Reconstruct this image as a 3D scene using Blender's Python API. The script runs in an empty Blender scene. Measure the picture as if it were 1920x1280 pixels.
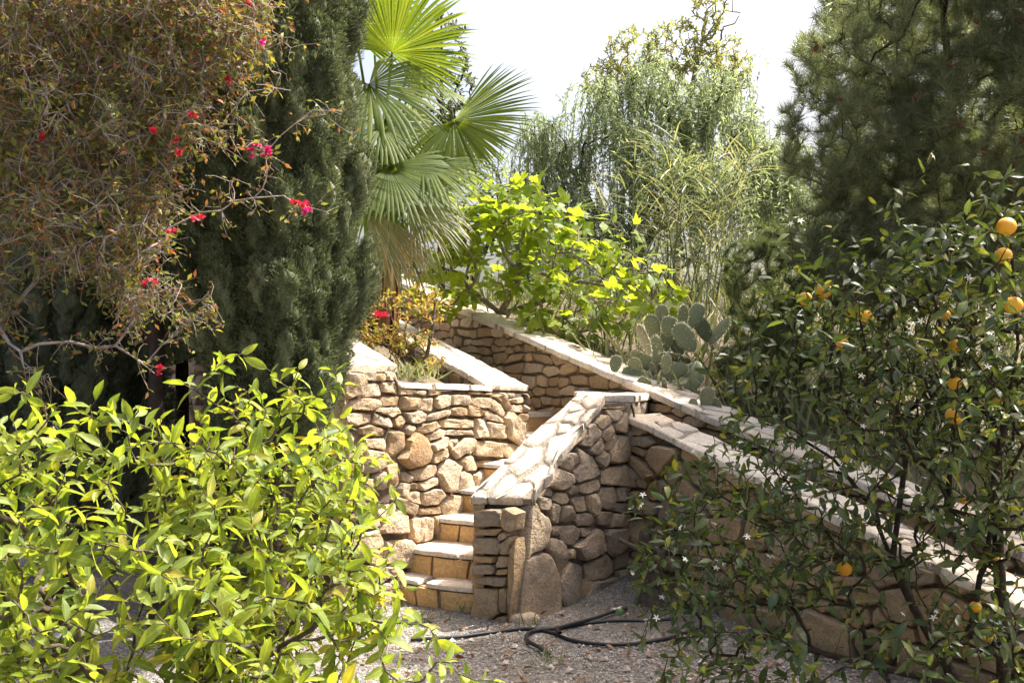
import bpy, math, random
import numpy as np
from mathutils import Vector, Matrix, noise

# ------------------------------------------------------------------ camera, sky, sun, exposure
SC = bpy.context.scene
COL = SC.collection
F = 1920 * 35 / 36.0            # focal length of the photograph in its own pixels
EYE = 1.6                       # eye height, horizon at row 690

cam_data = bpy.data.cameras.new('camera')
cam_data.lens = 35.0
cam_data.sensor_width = 36.0
cam_data.shift_y = 50 / 1920.0
cam_data.clip_end = 1000
cam = bpy.data.objects.new('camera', cam_data)
cam.location = (0, 0, EYE)
cam.rotation_euler = (math.radians(90), 0, 0)
COL.objects.link(cam)
SC.camera = cam

SUN_AZ = math.radians(64)       # from +Y towards +X
SUN_EL = math.radians(56)
SUN_DIR = Vector((math.sin(SUN_AZ) * math.cos(SUN_EL), math.cos(SUN_AZ) * math.cos(SUN_EL), math.sin(SUN_EL)))

world = bpy.data.worlds.new('World')
SC.world = world
world.use_nodes = True
wn = world.node_tree
sky = wn.nodes.new('ShaderNodeTexSky')
sky.sky_type = 'NISHITA'
sky.sun_disc = False
sky.sun_elevation = SUN_EL
sky.sun_rotation = SUN_AZ
sky.altitude = 50
sky.air_density = 1.0
sky.dust_density = 10.0
sky.ozone_density = 0.6
bg = wn.nodes['Background']
bg.inputs['Strength'].default_value = 0.15
wn.links.new(sky.outputs['Color'], bg.inputs['Color'])

sun_data = bpy.data.lights.new('sun', 'SUN')
sun_data.energy = 5.0
sun_data.angle = math.radians(0.53)
sun_data.color = (1.0, 0.95, 0.88)
sun = bpy.data.objects.new('sun', sun_data)
sun.rotation_euler = (-SUN_DIR).to_track_quat('-Z', 'Y').to_euler()
sun.location = (6, 6, 12)
COL.objects.link(sun)

SC.view_settings.view_transform = 'Standard'
SC.view_settings.look = 'None'
SC.view_settings.exposure = 1.3
SC.view_settings.gamma = 1.0
SC.view_settings.use_curve_mapping = False
SC.render.engine = 'CYCLES'
SC.cycles.use_denoising = True
SC.cycles.use_adaptive_sampling = True
SC.cycles.adaptive_threshold = 0.015
SC.cycles.max_bounces = 6
SC.cycles.diffuse_bounces = 3
SC.cycles.transmission_bounces = 4
SC.cycles.transparent_max_bounces = 8

# ------------------------------------------------------------------ small helpers
RNG = np.random.default_rng(7)
random.seed(7)


def P(x, y, Y):
    """world point seen at photo pixel (x, y) at distance Y along the view axis"""
    return Vector(((x - 960) / F * Y, Y, EYE - (y - 690) / F * Y))


def unit(a):
    a = np.asarray(a, float)
    return a / np.maximum(np.linalg.norm(a, axis=-1, keepdims=True), 1e-9)


def tag(o, label=None, cat=None, group=None, kind=None):
    for k, v in (('label', label), ('category', cat), ('group', group), ('kind', kind)):
        if v:
            o[k] = v
    return o


def empty(name, loc, label, cat, group=None):
    o = bpy.data.objects.new(name, None)
    o.empty_display_size = 0.1
    o.location = loc
    COL.objects.link(o)
    return tag(o, label, cat, group, 'thing')


def world_loc(o):
    v = Vector(o.location)
    while o.parent:
        o = o.parent
        v = v + Vector(o.location)
    return v


def mesh_np(name, V, faces_list, mat=None, smooth=False):
    """V (n,3); faces_list: list of (m,k) int arrays"""
    me = bpy.data.meshes.new(name)
    V = np.asarray(V, np.float32)
    idx = [np.asarray(f, np.int32) for f in faces_list if len(f)]
    loops = np.concatenate([f.ravel() for f in idx])
    tot = np.concatenate([np.full(len(f), f.shape[1], np.int32) for f in idx])
    start = np.concatenate([[0], np.cumsum(tot)[:-1]]).astype(np.int32)
    me.vertices.add(len(V))
    me.vertices.foreach_set('co', V.ravel())
    me.loops.add(len(loops))
    me.loops.foreach_set('vertex_index', loops)
    me.polygons.add(len(tot))
    me.polygons.foreach_set('loop_start', start)
    me.polygons.foreach_set('loop_total', tot)
    if smooth:
        me.polygons.foreach_set('use_smooth', np.ones(len(tot), bool))
    me.update(calc_edges=True)
    if mat:
        me.materials.append(mat)
    return me


def link(name, me, parent=None, wloc=None, kind=None):
    """object whose mesh is given in world coordinates relative to wloc"""
    o = bpy.data.objects.new(name, me)
    COL.objects.link(o)
    w = Vector(wloc) if wloc is not None else Vector((0, 0, 0))
    if parent is not None:
        o.parent = parent
        o.location = w - world_loc(parent)
    else:
        o.location = w
    if kind:
        o['kind'] = kind
    return o


def link_m(name, me, parent, M):
    """object placed by a world matrix under an unrotated parent"""
    o = bpy.data.objects.new(name, me)
    COL.objects.link(o)
    o.parent = parent
    o.matrix_basis = Matrix.Translation(-world_loc(parent)) @ M
    return o


# ------------------------------------------------------------------ materials
def nt(name):
    m = bpy.data.materials.new(name)
    m.use_nodes = True
    t = m.node_tree
    b = t.nodes['Principled BSDF']
    return m, t, b


def N(t, kind, **kw):
    n = t.nodes.new(kind)
    for k, v in kw.items():
        if hasattr(n, k):
            setattr(n, k, v)
        else:
            n.inputs[k].default_value = v
    return n


def ramp(t, fac, stops):
    r = t.nodes.new('ShaderNodeValToRGB')
    el = r.color_ramp.elements
    while len(el) < len(stops):
        el.new(0.5)
    for e, (p, c) in zip(el, stops):
        e.position = p
        e.color = (*c, 1)
    t.links.new(fac, r.inputs['Fac'])
    return r.outputs['Color']


def mixc(t, fac, a, b, mode='MIX'):
    n = t.nodes.new('ShaderNodeMix')
    n.data_type = 'RGBA'
    n.blend_type = mode
    for sock, v in ((n.inputs['Factor'], fac), (n.inputs['A'], a), (n.inputs['B'], b)):
        if isinstance(v, (int, float)):
            sock.default_value = v
        elif isinstance(v, tuple):
            sock.default_value = (*v, 1)
        else:
            t.links.new(v, sock)
    return n.outputs['Result']


def rnd(t):
    """0..1 value, different for every object and every loose island"""
    oi = N(t, 'ShaderNodeObjectInfo')
    g = N(t, 'ShaderNodeNewGeometry')
    a = N(t, 'ShaderNodeMath', operation='ADD')
    t.links.new(oi.outputs['Random'], a.inputs[0])
    t.links.new(g.outputs['Random Per Island'], a.inputs[1])
    f = N(t, 'ShaderNodeMath', operation='FRACT')
    t.links.new(a.outputs[0], f.inputs[0])
    return f.outputs[0]


def stone_mat(name, stops, bump=0.5, scale=9.0, lichen=(0.30, 0.26, 0.21), lich_amt=0.55, rough=0.9, pits=0.6):
    m, t, b = nt(name)
    tc = N(t, 'ShaderNodeTexCoord')
    geo = N(t, 'ShaderNodeNewGeometry')
    pos = geo.outputs['Position']
    base = ramp(t, rnd(t), stops)
    n1 = N(t, 'ShaderNodeTexNoise', Scale=scale, Detail=4.0, Roughness=0.65)
    n2 = N(t, 'ShaderNodeTexNoise', Scale=scale * 5, Detail=3.0, Roughness=0.75)
    n3 = N(t, 'ShaderNodeTexNoise', Scale=scale * 0.35, Detail=1.0)
    for n in (n1, n2, n3):
        t.links.new(pos, n.inputs['Vector'])
    f1 = ramp(t, n1.outputs['Fac'], [(0.42, (0, 0, 0)), (0.66, (1, 1, 1))])
    mf = N(t, 'ShaderNodeMath', operation='MULTIPLY')
    t.links.new(f1, mf.inputs[0])
    mf.inputs[1].default_value = lich_amt
    c = mixc(t, mf.outputs[0], base, lichen)
    v = ramp(t, n2.outputs['Fac'], [(0.3, (0.62, 0.6, 0.58)), (0.62, (1.12, 1.1, 1.06))])
    c = mixc(t, 0.75, c, v, 'MULTIPLY')
    w = ramp(t, n3.outputs['Fac'], [(0.35, (0.8, 0.78, 0.76)), (0.65, (1.1, 1.06, 1.0))])
    c = mixc(t, 0.7, c, w, 'MULTIPLY')
    t.links.new(c, b.inputs['Base Color'])
    b.inputs['Roughness'].default_value = rough
    b.inputs['Specular IOR Level'].default_value = 0.25
    # relief: broad lumps, grain, pits
    vor = N(t, 'ShaderNodeTexVoronoi', Scale=scale * 6)
    t.links.new(pos, vor.inputs['Vector'])
    pit = ramp(t, vor.outputs['Distance'], [(0.0, (0, 0, 0)), (0.35, (1, 1, 1))])
    a = N(t, 'ShaderNodeMath', operation='MULTIPLY_ADD')
    t.links.new(n2.outputs['Fac'], a.inputs[0])
    a.inputs[1].default_value = 0.5
    t.links.new(n1.outputs['Fac'], a.inputs[2])
    a2 = N(t, 'ShaderNodeMath', operation='MULTIPLY_ADD')
    t.links.new(pit, a2.inputs[0])
    a2.inputs[1].default_value = 0.25 * pits
    t.links.new(a.outputs[0], a2.inputs[2])
    bp = N(t, 'ShaderNodeBump', Strength=bump, Distance=0.03)
    t.links.new(a2.outputs[0], bp.inputs['Height'])
    t.links.new(bp.outputs['Normal'], b.inputs['Normal'])
    return m


M = {}
M['stone'] = stone_mat('pale_rubble_stone', [(0.0, (0.50, 0.38, 0.245)), (0.3, (0.60, 0.475, 0.33)), (0.55, (0.55, 0.445, 0.325)),
                                            (0.8, (0.59, 0.43, 0.26)), (1.0, (0.48, 0.395, 0.305))], bump=1.0, lichen=(0.42, 0.37, 0.32))
M['stone_ochre'] = stone_mat('ochre_rubble_stone', [(0.0, (0.42, 0.29, 0.16)), (0.3, (0.35, 0.26, 0.16)), (0.6, (0.46, 0.33, 0.19)),
                                                   (0.85, (0.32, 0.245, 0.165)), (1.0, (0.41, 0.26, 0.125))], bump=0.6, lichen=(0.27, 0.22, 0.17), lich_amt=0.5)
M['stone_grey'] = stone_mat('weathered_grey_stone', [(0.0, (0.31, 0.25, 0.19)), (0.3, (0.37, 0.285, 0.205)), (0.6, (0.34, 0.28, 0.22)),
                                                    (1.0, (0.42, 0.31, 0.20))], bump=0.8, lichen=(0.26, 0.225, 0.185), lich_amt=0.6)
M['flag'] = stone_mat('flagstone_coping', [(0.0, (0.68, 0.61, 0.51)), (0.35, (0.75, 0.69, 0.59)), (0.7, (0.69, 0.58, 0.46)),
                                          (1.0, (0.62, 0.56, 0.49))], bump=0.5, lichen=(0.50, 0.46, 0.41), lich_amt=0.4, pits=0.3)
M['orange_stone'] = stone_mat('orange_step_stone', [(0.0, (0.66, 0.42, 0.17)), (0.5, (0.60, 0.41, 0.20)), (1.0, (0.70, 0.45, 0.19))],
                              bump=0.45, lichen=(0.40, 0.30, 0.19), lich_amt=0.5)
M['mortar'] = stone_mat('grey_mortar', [(0.0, (0.38, 0.33, 0.27)), (1.0, (0.42, 0.36, 0.29))], bump=0.9, scale=14, lichen=(0.28, 0.25, 0.21))
M['joint'] = stone_mat('dark_joint_earth', [(0.0, (0.17, 0.13, 0.095)), (1.0, (0.20, 0.155, 0.115))], bump=0.9, scale=14, lichen=(0.07, 0.06, 0.05))
M['mortar_light'] = stone_mat('pale_mortar', [(0.0, (0.50, 0.45, 0.38)), (1.0, (0.56, 0.50, 0.42))], bump=0.6, scale=14, lichen=(0.38, 0.34, 0.29))
M['soil'] = stone_mat('dry_soil', [(0.0, (0.13, 0.105, 0.075)), (1.0, (0.16, 0.13, 0.09))], bump=1.0, scale=8, lichen=(0.12, 0.1, 0.07))


def gravel_mat():
    m, t, b = nt('grey_gravel')
    geo = N(t, 'ShaderNodeNewGeometry')
    pos = geo.outputs['Position']
    v = N(t, 'ShaderNodeTexVoronoi', Scale=75.0)
    n = N(t, 'ShaderNodeTexNoise', Scale=3.0, Detail=5.0)
    n2 = N(t, 'ShaderNodeTexNoise', Scale=0.9, Detail=3.0)
    for q in (v, n, n2):
        t.links.new(pos, q.inputs['Vector'])
    sep = N(t, 'ShaderNodeSeparateColor')
    t.links.new(v.outputs['Color'], sep.inputs['Color'])
    c = ramp(t, sep.outputs[0], [(0.0, (0.10, 0.092, 0.083)), (0.35, (0.18, 0.167, 0.15)), (0.7, (0.25, 0.233, 0.21)), (1.0, (0.40, 0.375, 0.345))])
    d = ramp(t, n.outputs['Fac'], [(0.3, (0.72, 0.69, 0.66)), (0.7, (1.05, 1.03, 1.0))])
    c = mixc(t, 0.8, c, d, 'MULTIPLY')
    e = ramp(t, n2.outputs['Fac'], [(0.52, (0, 0, 0)), (0.66, (1, 1, 1))])
    c = mixc(t, e, c, (0.15, 0.128, 0.104))
    t.links.new(c, b.inputs['Base Color'])
    b.inputs['Roughness'].default_value = 0.95
    bp = N(t, 'ShaderNodeBump', Strength=1.0, Distance=0.012)
    inv = ramp(t, v.outputs['Distance'], [(0.0, (1, 1, 1)), (0.6, (0, 0, 0))])
    t.links.new(inv, bp.inputs['Height'])
    t.links.new(bp.outputs['Normal'], b.inputs['Normal'])
    return m


M['gravel'] = gravel_mat()


def leaf_mat(name, stops, trans=0.45, tboost=1.6, tint=(1.0, 1.0, 0.45), rough=0.45, spec=0.4, veins=False):
    """thin leaf: reflecting face plus light that comes through"""
    m, t, b = nt(name)
    c = ramp(t, rnd(t), stops)
    if veins:
        geo = N(t, 'ShaderNodeNewGeometry')
        n = N(t, 'ShaderNodeTexNoise', Scale=22.0, Detail=4.0, Roughness=0.6)
        t.links.new(geo.outputs['Position'], n.inputs['Vector'])
        d = ramp(t, n.outputs['Fac'], [(0.3, (0.62, 0.66, 0.6)), (0.55, (1.0, 1.0, 1.0)), (0.75, (1.25, 1.15, 1.0))])
        c = mixc(t, 1.0, c, d, 'MULTIPLY')
        at = N(t, 'ShaderNodeAttribute', attribute_name='rib')
        f = ramp(t, at.outputs['Fac'], [(0.80, (0, 0, 0)), (0.97, (0.8, 0.8, 0.8))])
        c = mixc(t, f, c, mixc(t, 1.0, c, (1.55, 1.45, 1.6), 'MULTIPLY'))
    t.links.new(c, b.inputs['Base Color'])
    b.inputs['Roughness'].default_value = rough
    b.inputs['Specular IOR Level'].default_value = spec
    tr = N(t, 'ShaderNodeBsdfTranslucent')
    c2 = mixc(t, 1.0, c, tuple(x * tboost for x in tint), 'MULTIPLY')
    t.links.new(c2, tr.inputs['Color'])
    mx = N(t, 'ShaderNodeMixShader')
    mx.inputs['Fac'].default_value = trans
    t.links.new(b.outputs['BSDF'], mx.inputs[1])
    t.links.new(tr.outputs['BSDF'], mx.inputs[2])
    t.links.new(mx.outputs['Shader'], t.nodes['Material Output'].inputs['Surface'])
    return m


def plain_mat(name, col, rough=0.7, spec=0.3, noise_amt=0.4, scale=20.0, bump=0.2, col2=None):
    m, t, b = nt(name)
    geo = N(t, 'ShaderNodeNewGeometry')
    n = N(t, 'ShaderNodeTexNoise', Scale=scale, Detail=6.0, Roughness=0.65)
    t.links.new(geo.outputs['Position'], n.inputs['Vector'])
    lo = col2 or tuple(x * (1 - noise_amt) for x in col)
    c = ramp(t, n.outputs['Fac'], [(0.32, lo), (0.68, col)])
    t.links.new(c, b.inputs['Base Color'])
    b.inputs['Roughness'].default_value = rough
    b.inputs['Specular IOR Level'].default_value = spec
    bp = N(t, 'ShaderNodeBump', Strength=bump, Distance=0.02)
    t.links.new(n.outputs['Fac'], bp.inputs['Height'])
    t.links.new(bp.outputs['Normal'], b.inputs['Normal'])
    return m


M['bark'] = plain_mat('grey_brown_bark', (0.16, 0.125, 0.095), 0.95, 0.1, 0.6, 25, 0.8)
M['bark_dark'] = plain_mat('dark_bark', (0.07, 0.052, 0.04), 0.95, 0.1, 0.6, 25, 0.9)
M['bark_pale'] = plain_mat('pale_bark', (0.30, 0.26, 0.21), 0.95, 0.1, 0.5, 25, 0.6)
M['twig'] = plain_mat('dry_twig', (0.44, 0.37, 0.33), 0.9, 0.15, 0.5, 40, 0.2)
M['hose'] = plain_mat('black_rubber_hose', (0.02, 0.021, 0.024), 0.5, 0.4, 0.4, 40, 0.1)
M['white_pot'] = plain_mat('white_pot', (0.7, 0.68, 0.64), 0.6, 0.3, 0.15, 20, 0.05)
M['rail'] = plain_mat('dark_wood_rail', (0.05, 0.035, 0.03), 0.7, 0.3, 0.5, 30, 0.4)
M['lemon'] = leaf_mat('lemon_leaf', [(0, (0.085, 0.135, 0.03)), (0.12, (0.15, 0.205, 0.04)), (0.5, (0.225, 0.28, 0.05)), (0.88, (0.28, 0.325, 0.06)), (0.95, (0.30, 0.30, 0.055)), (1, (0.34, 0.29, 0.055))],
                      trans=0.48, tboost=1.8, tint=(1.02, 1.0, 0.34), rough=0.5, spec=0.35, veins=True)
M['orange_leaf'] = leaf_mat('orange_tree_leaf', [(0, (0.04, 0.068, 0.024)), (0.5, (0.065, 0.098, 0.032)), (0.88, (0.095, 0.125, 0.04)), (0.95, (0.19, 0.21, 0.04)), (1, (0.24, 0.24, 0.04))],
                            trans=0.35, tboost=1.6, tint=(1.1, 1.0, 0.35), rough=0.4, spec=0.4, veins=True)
M['fig'] = leaf_mat('fig_leaf', [(0, (0.14, 0.21, 0.035)), (0.5, (0.20, 0.27, 0.04)), (1, (0.25, 0.31, 0.05))], trans=0.58, tboost=2.1, tint=(1.08, 1.0, 0.32), rough=0.5, spec=0.3, veins=True)
M['palm'] = leaf_mat('palm_frond', [(0, (0.06, 0.10, 0.02)), (0.6, (0.095, 0.14, 0.026)), (1, (0.14, 0.18, 0.04))], trans=0.48, tboost=2.2, tint=(1.1, 1.0, 0.28), rough=0.5, spec=0.25)
M['palm_old'] = leaf_mat('old_palm_frond', [(0, (0.13, 0.155, 0.07)), (0.6, (0.19, 0.19, 0.085)), (1, (0.30, 0.24, 0.09))], trans=0.4, tboost=1.5, tint=(1.0, 0.9, 0.5))
M['palm_dead'] = leaf_mat('dead_palm_skirt', [(0, (0.13, 0.065, 0.03)), (1, (0.27, 0.14, 0.06))], trans=0.2, tboost=1.2, tint=(1, 0.8, 0.5))
M['cypress'] = leaf_mat('cypress_foliage', [(0, (0.062, 0.082, 0.042)), (0.6, (0.125, 0.15, 0.08)), (1, (0.24, 0.265, 0.155))], trans=0.22, tboost=1.3, tint=(1, 1, 0.6), rough=0.6, spec=0.2)
M['juniper'] = leaf_mat('juniper_foliage', [(0, (0.06, 0.075, 0.045)), (1, (0.13, 0.15, 0.10))], trans=0.2, tboost=1.3, tint=(1, 1, 0.7), rough=0.6, spec=0.2)
M['pine'] = leaf_mat('pine_needles', [(0, (0.10, 0.125, 0.065)), (0.5, (0.15, 0.175, 0.095)), (1, (0.27, 0.29, 0.185))], trans=0.35, tboost=1.7, tint=(1, 1, 0.5), rough=0.4, spec=0.5)
M['pepper'] = leaf_mat('pepper_tree_leaves', [(0, (0.15, 0.19, 0.11)), (0.5, (0.22, 0.26, 0.155)), (1, (0.31, 0.34, 0.22))], trans=0.5, tboost=1.8, tint=(0.97, 1, 0.68), rough=0.5, spec=0.3)
M['gum'] = leaf_mat('yellow_green_leaves', [(0, (0.17, 0.19, 0.07)), (0.5, (0.22, 0.235, 0.09)), (1, (0.29, 0.28, 0.12))], trans=0.45, tboost=1.6, tint=(1, 1, 0.5), rough=0.5, spec=0.3)
M['reed'] = leaf_mat('reed_leaf', [(0, (0.13, 0.155, 0.08)), (0.5, (0.18, 0.20, 0.105)), (1, (0.32, 0.31, 0.2))], trans=0.35, tboost=1.5, tint=(1, 1, 0.5), rough=0.45, spec=0.4)
M['broom'] = leaf_mat('broom_foliage', [(0, (0.07, 0.10, 0.035)), (0.5, (0.11, 0.14, 0.055)), (1, (0.19, 0.21, 0.10))], trans=0.3, tboost=1.5, tint=(1, 1, 0.55), rough=0.5, spec=0.3)
M['dark_leaf'] = leaf_mat('dark_evergreen_leaf', [(0, (0.035, 0.065, 0.022)), (0.5, (0.055, 0.09, 0.03)), (1, (0.09, 0.12, 0.045))], trans=0.3, tboost=1.5, tint=(1, 1, 0.4), rough=0.45, spec=0.4)
M['boug_leaf'] = leaf_mat('bougainvillea_leaf', [(0, (0.22, 0.095, 0.05)), (0.2, (0.22, 0.14, 0.065)), (0.35, (0.12, 0.145, 0.045)), (0.7, (0.18, 0.20, 0.055)), (0.9, (0.30, 0.28, 0.055)), (0.96, (0.36, 0.16, 0.06)), (1, (0.36, 0.11, 0.06))],
                          trans=0.4, tboost=1.5, tint=(1.1, 1.0, 0.5), rough=0.55, spec=0.25)
M['bract_pink'] = leaf_mat('magenta_bract', [(0, (0.55, 0.02, 0.12)), (1, (0.65, 0.03, 0.22))], trans=0.4, tboost=1.2, tint=(1, 0.8, 1))
M['bract_red'] = leaf_mat('red_bract', [(0, (0.50, 0.02, 0.05)), (0.7, (0.58, 0.035, 0.08)), (1, (0.55, 0.09, 0.06))], trans=0.4, tboost=1.2, tint=(1, 0.8, 0.8))
M['milkweed'] = leaf_mat('yellowing_shrub_leaf', [(0, (0.15, 0.19, 0.04)), (0.4, (0.27, 0.26, 0.06)), (0.75, (0.38, 0.26, 0.06)), (1, (0.42, 0.19, 0.07))], trans=0.4, tboost=1.5, tint=(1.05, 1, 0.5))
M['cactus'] = leaf_mat('cactus_pad', [(0, (0.11, 0.135, 0.07)), (0.5, (0.15, 0.175, 0.09)), (1, (0.20, 0.215, 0.12))], trans=0.0, rough=0.55, spec=0.3)
M['spine'] = plain_mat('pale_spine', (0.72, 0.66, 0.52), 0.6, 0.3, 0.1)
M['petal'] = leaf_mat('white_petal', [(0, (0.78, 0.77, 0.68)), (1, (0.84, 0.83, 0.78))], trans=0.35, tboost=1.0, tint=(1, 1, 0.95))
M['straw'] = leaf_mat('dry_grass', [(0, (0.08, 0.105, 0.04)), (0.6, (0.12, 0.14, 0.055)), (1, (0.25, 0.22, 0.12))], trans=0.35, tboost=1.3, tint=(1, 1, 0.7))
M['cone'] = plain_mat('pine_cone', (0.15, 0.065, 0.035), 0.8, 0.2, 0.6, 60, 0.6)


def orange_mat():
    m, t, b = nt('orange_peel')
    geo = N(t, 'ShaderNodeNewGeometry')
    v = N(t, 'ShaderNodeTexVoronoi', Scale=320.0)
    t.links.new(geo.outputs['Position'], v.inputs['Vector'])
    t.links.new(ramp(t, rnd(t), [(0, (0.80, 0.36, 0.012)), (1, (0.86, 0.46, 0.02))]), b.inputs['Base Color'])
    b.inputs['Roughness'].default_value = 0.42
    b.inputs['Subsurface Weight'].default_value = 0.12
    b.inputs['Subsurface Radius'].default_value = (0.01, 0.005, 0.001)
    bp = N(t, 'ShaderNodeBump', Strength=0.25, Distance=0.002)
    t.links.new(v.outputs['Distance'], bp.inputs['Height'])
    t.links.new(bp.outputs['Normal'], b.inputs['Normal'])
    return m


M['orange'] = orange_mat()
M['green_fruit'] = plain_mat('unripe_green_fruit', (0.06, 0.14, 0.03), 0.4, 0.5, 0.3, 30, 0.1)
# ------------------------------------------------------------------ rubble masonry
def seed_uv(c, w, h, rot=0.0):
    r = math.radians(rot)
    A = np.array([[math.cos(r) * w / 2, -math.sin(r) * h / 2], [math.sin(r) * w / 2, math.cos(r) * h / 2]])
    return np.array(c, float), A


def norm_p(A_inv, q, c, p=4.0):
    l = np.einsum('ij,...j->...i', A_inv, q - c)
    return (np.abs(l) ** p).sum(-1) ** (1 / p)


def fill_rows(traced, u0, u1, v0, v1, rng, hr=(0.10, 0.17), wr=(1.2, 2.8), tilt=6, keep=None):
    seeds = list(traced)
    tinv = [(c, np.linalg.inv(A)) for c, A in traced]
    v = v0
    while v < v1:
        h = rng.uniform(*hr)
        u = u0 - rng.uniform(0, 0.2)
        while u < u1 + 0.05:
            w = h * rng.uniform(*wr)
            hh = h * rng.uniform(0.8, 1.3)
            c = np.array([u + w / 2, v + h / 2 + rng.uniform(-0.25, 0.25) * h])
            s = seed_uv(c, w, hh, rng.normal(0, tilt))
            u += w
            if keep and not keep(c):
                continue
            Ai = np.linalg.inv(s[1])
            if any(norm_p(ti, c, tc) < 1.75 or norm_p(Ai, tc, c) < 1.4 for tc, ti in tinv):
                continue
            seeds.append(s)
        v += h
    return seeds


def angular(pts, tol=0.11):
    """keep the real corners of an outline and straighten the edges between them, same number of points"""
    K = len(pts)
    size = max(np.ptp(pts[:, 0]), np.ptp(pts[:, 1]))
    i0 = int(((pts - pts.mean(0)) ** 2).sum(1).argmax())
    i1 = int(((pts - pts[i0]) ** 2).sum(1).argmax())
    keep = {i0, i1}

    def split(a, b):
        n = (b - a) % K
        if n < 2:
            return
        idx = [(a + k) % K for k in range(1, n)]
        e = pts[b] - pts[a]
        L = max(np.linalg.norm(e), 1e-6)
        d = [abs(e[0] * (pts[j] - pts[a])[1] - e[1] * (pts[j] - pts[a])[0]) / L for j in idx]
        m = int(np.argmax(d))
        if d[m] > tol * size * 0.6:
            keep.add(idx[m])
            split(a, idx[m])
            split(idx[m], b)
    split(i0, i1)
    split(i1, i0)
    kk = sorted(keep)
    out = np.array(pts)
    for a, b in zip(kk, kk[1:] + [kk[0] + K]):
        for j in range(a, b):
            t = (j - a) / (b - a)
            out[j % K] = pts[a % K] * (1 - t) + pts[b % K] * t
    out = 0.45 * out + 0.55 * pts if len(kk) < 4 else 0.85 * out + 0.15 * pts
    return 0.9 * out + 0.05 * (np.roll(out, 1, 0) + np.roll(out, -1, 0))


def outlines(seeds, gap, K=20, cap=1.7, clampf=None):
    C = np.array([s[0] for s in seeds])
    Ai = np.array([np.linalg.inv(s[1]) for s in seeds])
    th = np.linspace(0, 2 * np.pi, K, endpoint=False) + 0.13
    e = np.stack([np.cos(th), np.sin(th)], -1)
    e = e / ((np.abs(e) ** 4).sum(-1) ** 0.25)[:, None]
    rs = np.linspace(0.3, cap, 44)
    out = []
    for i, (c, A) in enumerate(seeds):
        q = c + np.einsum('ij,kj->ki', A, e)[:, None, :] * rs[None, :, None]
        near = np.argsort(((C - c) ** 2).sum(-1))[1:22]
        l = np.einsum('nij,krnj->krni', Ai[near], q[:, :, None, :] - C[near])
        d = ((np.abs(l) ** 4).sum(-1) ** 0.25).min(-1)
        hit = d < rs[None, :]
        r = np.where(hit.any(1), rs[np.maximum(hit.argmax(1) - 1, 0)], cap)
        pts = c + np.einsum('ij,kj->ki', A, e) * r[:, None]
        dist = np.linalg.norm(pts - c, axis=1)
        pts = c + (pts - c) * (1 - np.minimum(gap / np.maximum(dist, 1e-6), 0.6))[:, None]
        pts = angular(pts)
        jit = np.array([noise.noise(Vector((p_[0] * 17, p_[1] * 17, i * 3.7))) for p_ in pts])
        pts = c + (pts - c) * (0.985 + 0.05 * np.minimum(jit, 0.2))[:, None]
        if clampf:
            pts = clampf(pts)
            c = pts.mean(0)
        if np.ptp(pts[:, 0]) < 0.03 or np.ptp(pts[:, 1]) < 0.025:
            out.append(None)
            continue
        out.append((c, pts))
    return out


def stone_obj(parent, name, c, pts, mapf, mat, bulge, rough, rng, back=0.07, flat=False):
    K = len(pts)
    h0 = rng.uniform(-0.25, 0.35) * bulge
    tu, tv = rng.normal(0, 0.10 * bulge, 2) / max(np.ptp(pts[:, 0]), 0.05) * 1.0
    if flat:
        prof = [(1.0, -back), (1.0, -0.006), (0.965, 0.0), (0.55, bulge * 0.5)]
    else:
        prof = [(0.98, -back), (1.0, bulge * 0.30), (0.955, bulge * 0.85), (0.86, bulge), (0.66, bulge), (0.36, bulge)]
    # a broken face: the lowest of a few tilted planes
    sz = max(np.ptp(pts[:, 0]), np.ptp(pts[:, 1]), 0.05)
    fac = [(rng.normal(0, 0.36) * bulge / sz * 2, rng.normal(0, 0.36) * bulge / sz * 2, rng.uniform(0.0, 0.3) * bulge) for _ in range(4)]
    off = rng.uniform(0, 50, 3)
    V = []
    ring = 0
    for s, h in prof:
        for k in range(K):
            q = c + (pts[k] - c) * s
            hh = h
            if ring > 0:
                hh += h0 + (q[0] - c[0]) * tu + (q[1] - c[1]) * tv
                if not flat and ring > 1:
                    hh += min(f[0] * (q[0] - c[0]) + f[1] * (q[1] - c[1]) + f[2] for f in fac)
                pn = Vector((q[0] * 9 + off[0], q[1] * 9 + off[1], off[2]))
                hh += rough * (noise.noise(pn) * 0.8 + noise.noise(pn * 2.7) * 0.6)
                if not flat:
                    j = noise.noise_vector(pn * 1.9) * rough * 0.5
                    q = q + np.array([j.x, j.y])
            V.append(mapf(q[0], q[1], hh))
        ring += 1
    pn = Vector((c[0] * 9 + off[0], c[1] * 9 + off[1], off[2]))
    V.append(mapf(c[0], c[1], (bulge * 0.5 if flat else bulge + min(f[2] for f in fac)) + h0 + rough * noise.noise(pn) * 0.7))
    R = len(prof)
    k = np.arange(K)
    k2 = (k + 1) % K
    quads = []
    for r in range(R - 1):
        quads.append(np.stack([r * K + k, r * K + k2, (r + 1) * K + k2, (r + 1) * K + k], 1))
    tris = np.stack([(R - 1) * K + k, (R - 1) * K + k2, np.full(K, R * K)], 1)
    V = np.array([tuple(v) for v in V])
    o = Vector(V.mean(0))
    me = mesh_np(name, V - np.array(o), [np.concatenate(quads), tris], mat, smooth=not flat)
    if not flat:
        me.set_sharp_from_angle(angle=math.radians(30))
    return link(name, me, parent, o)


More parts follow.
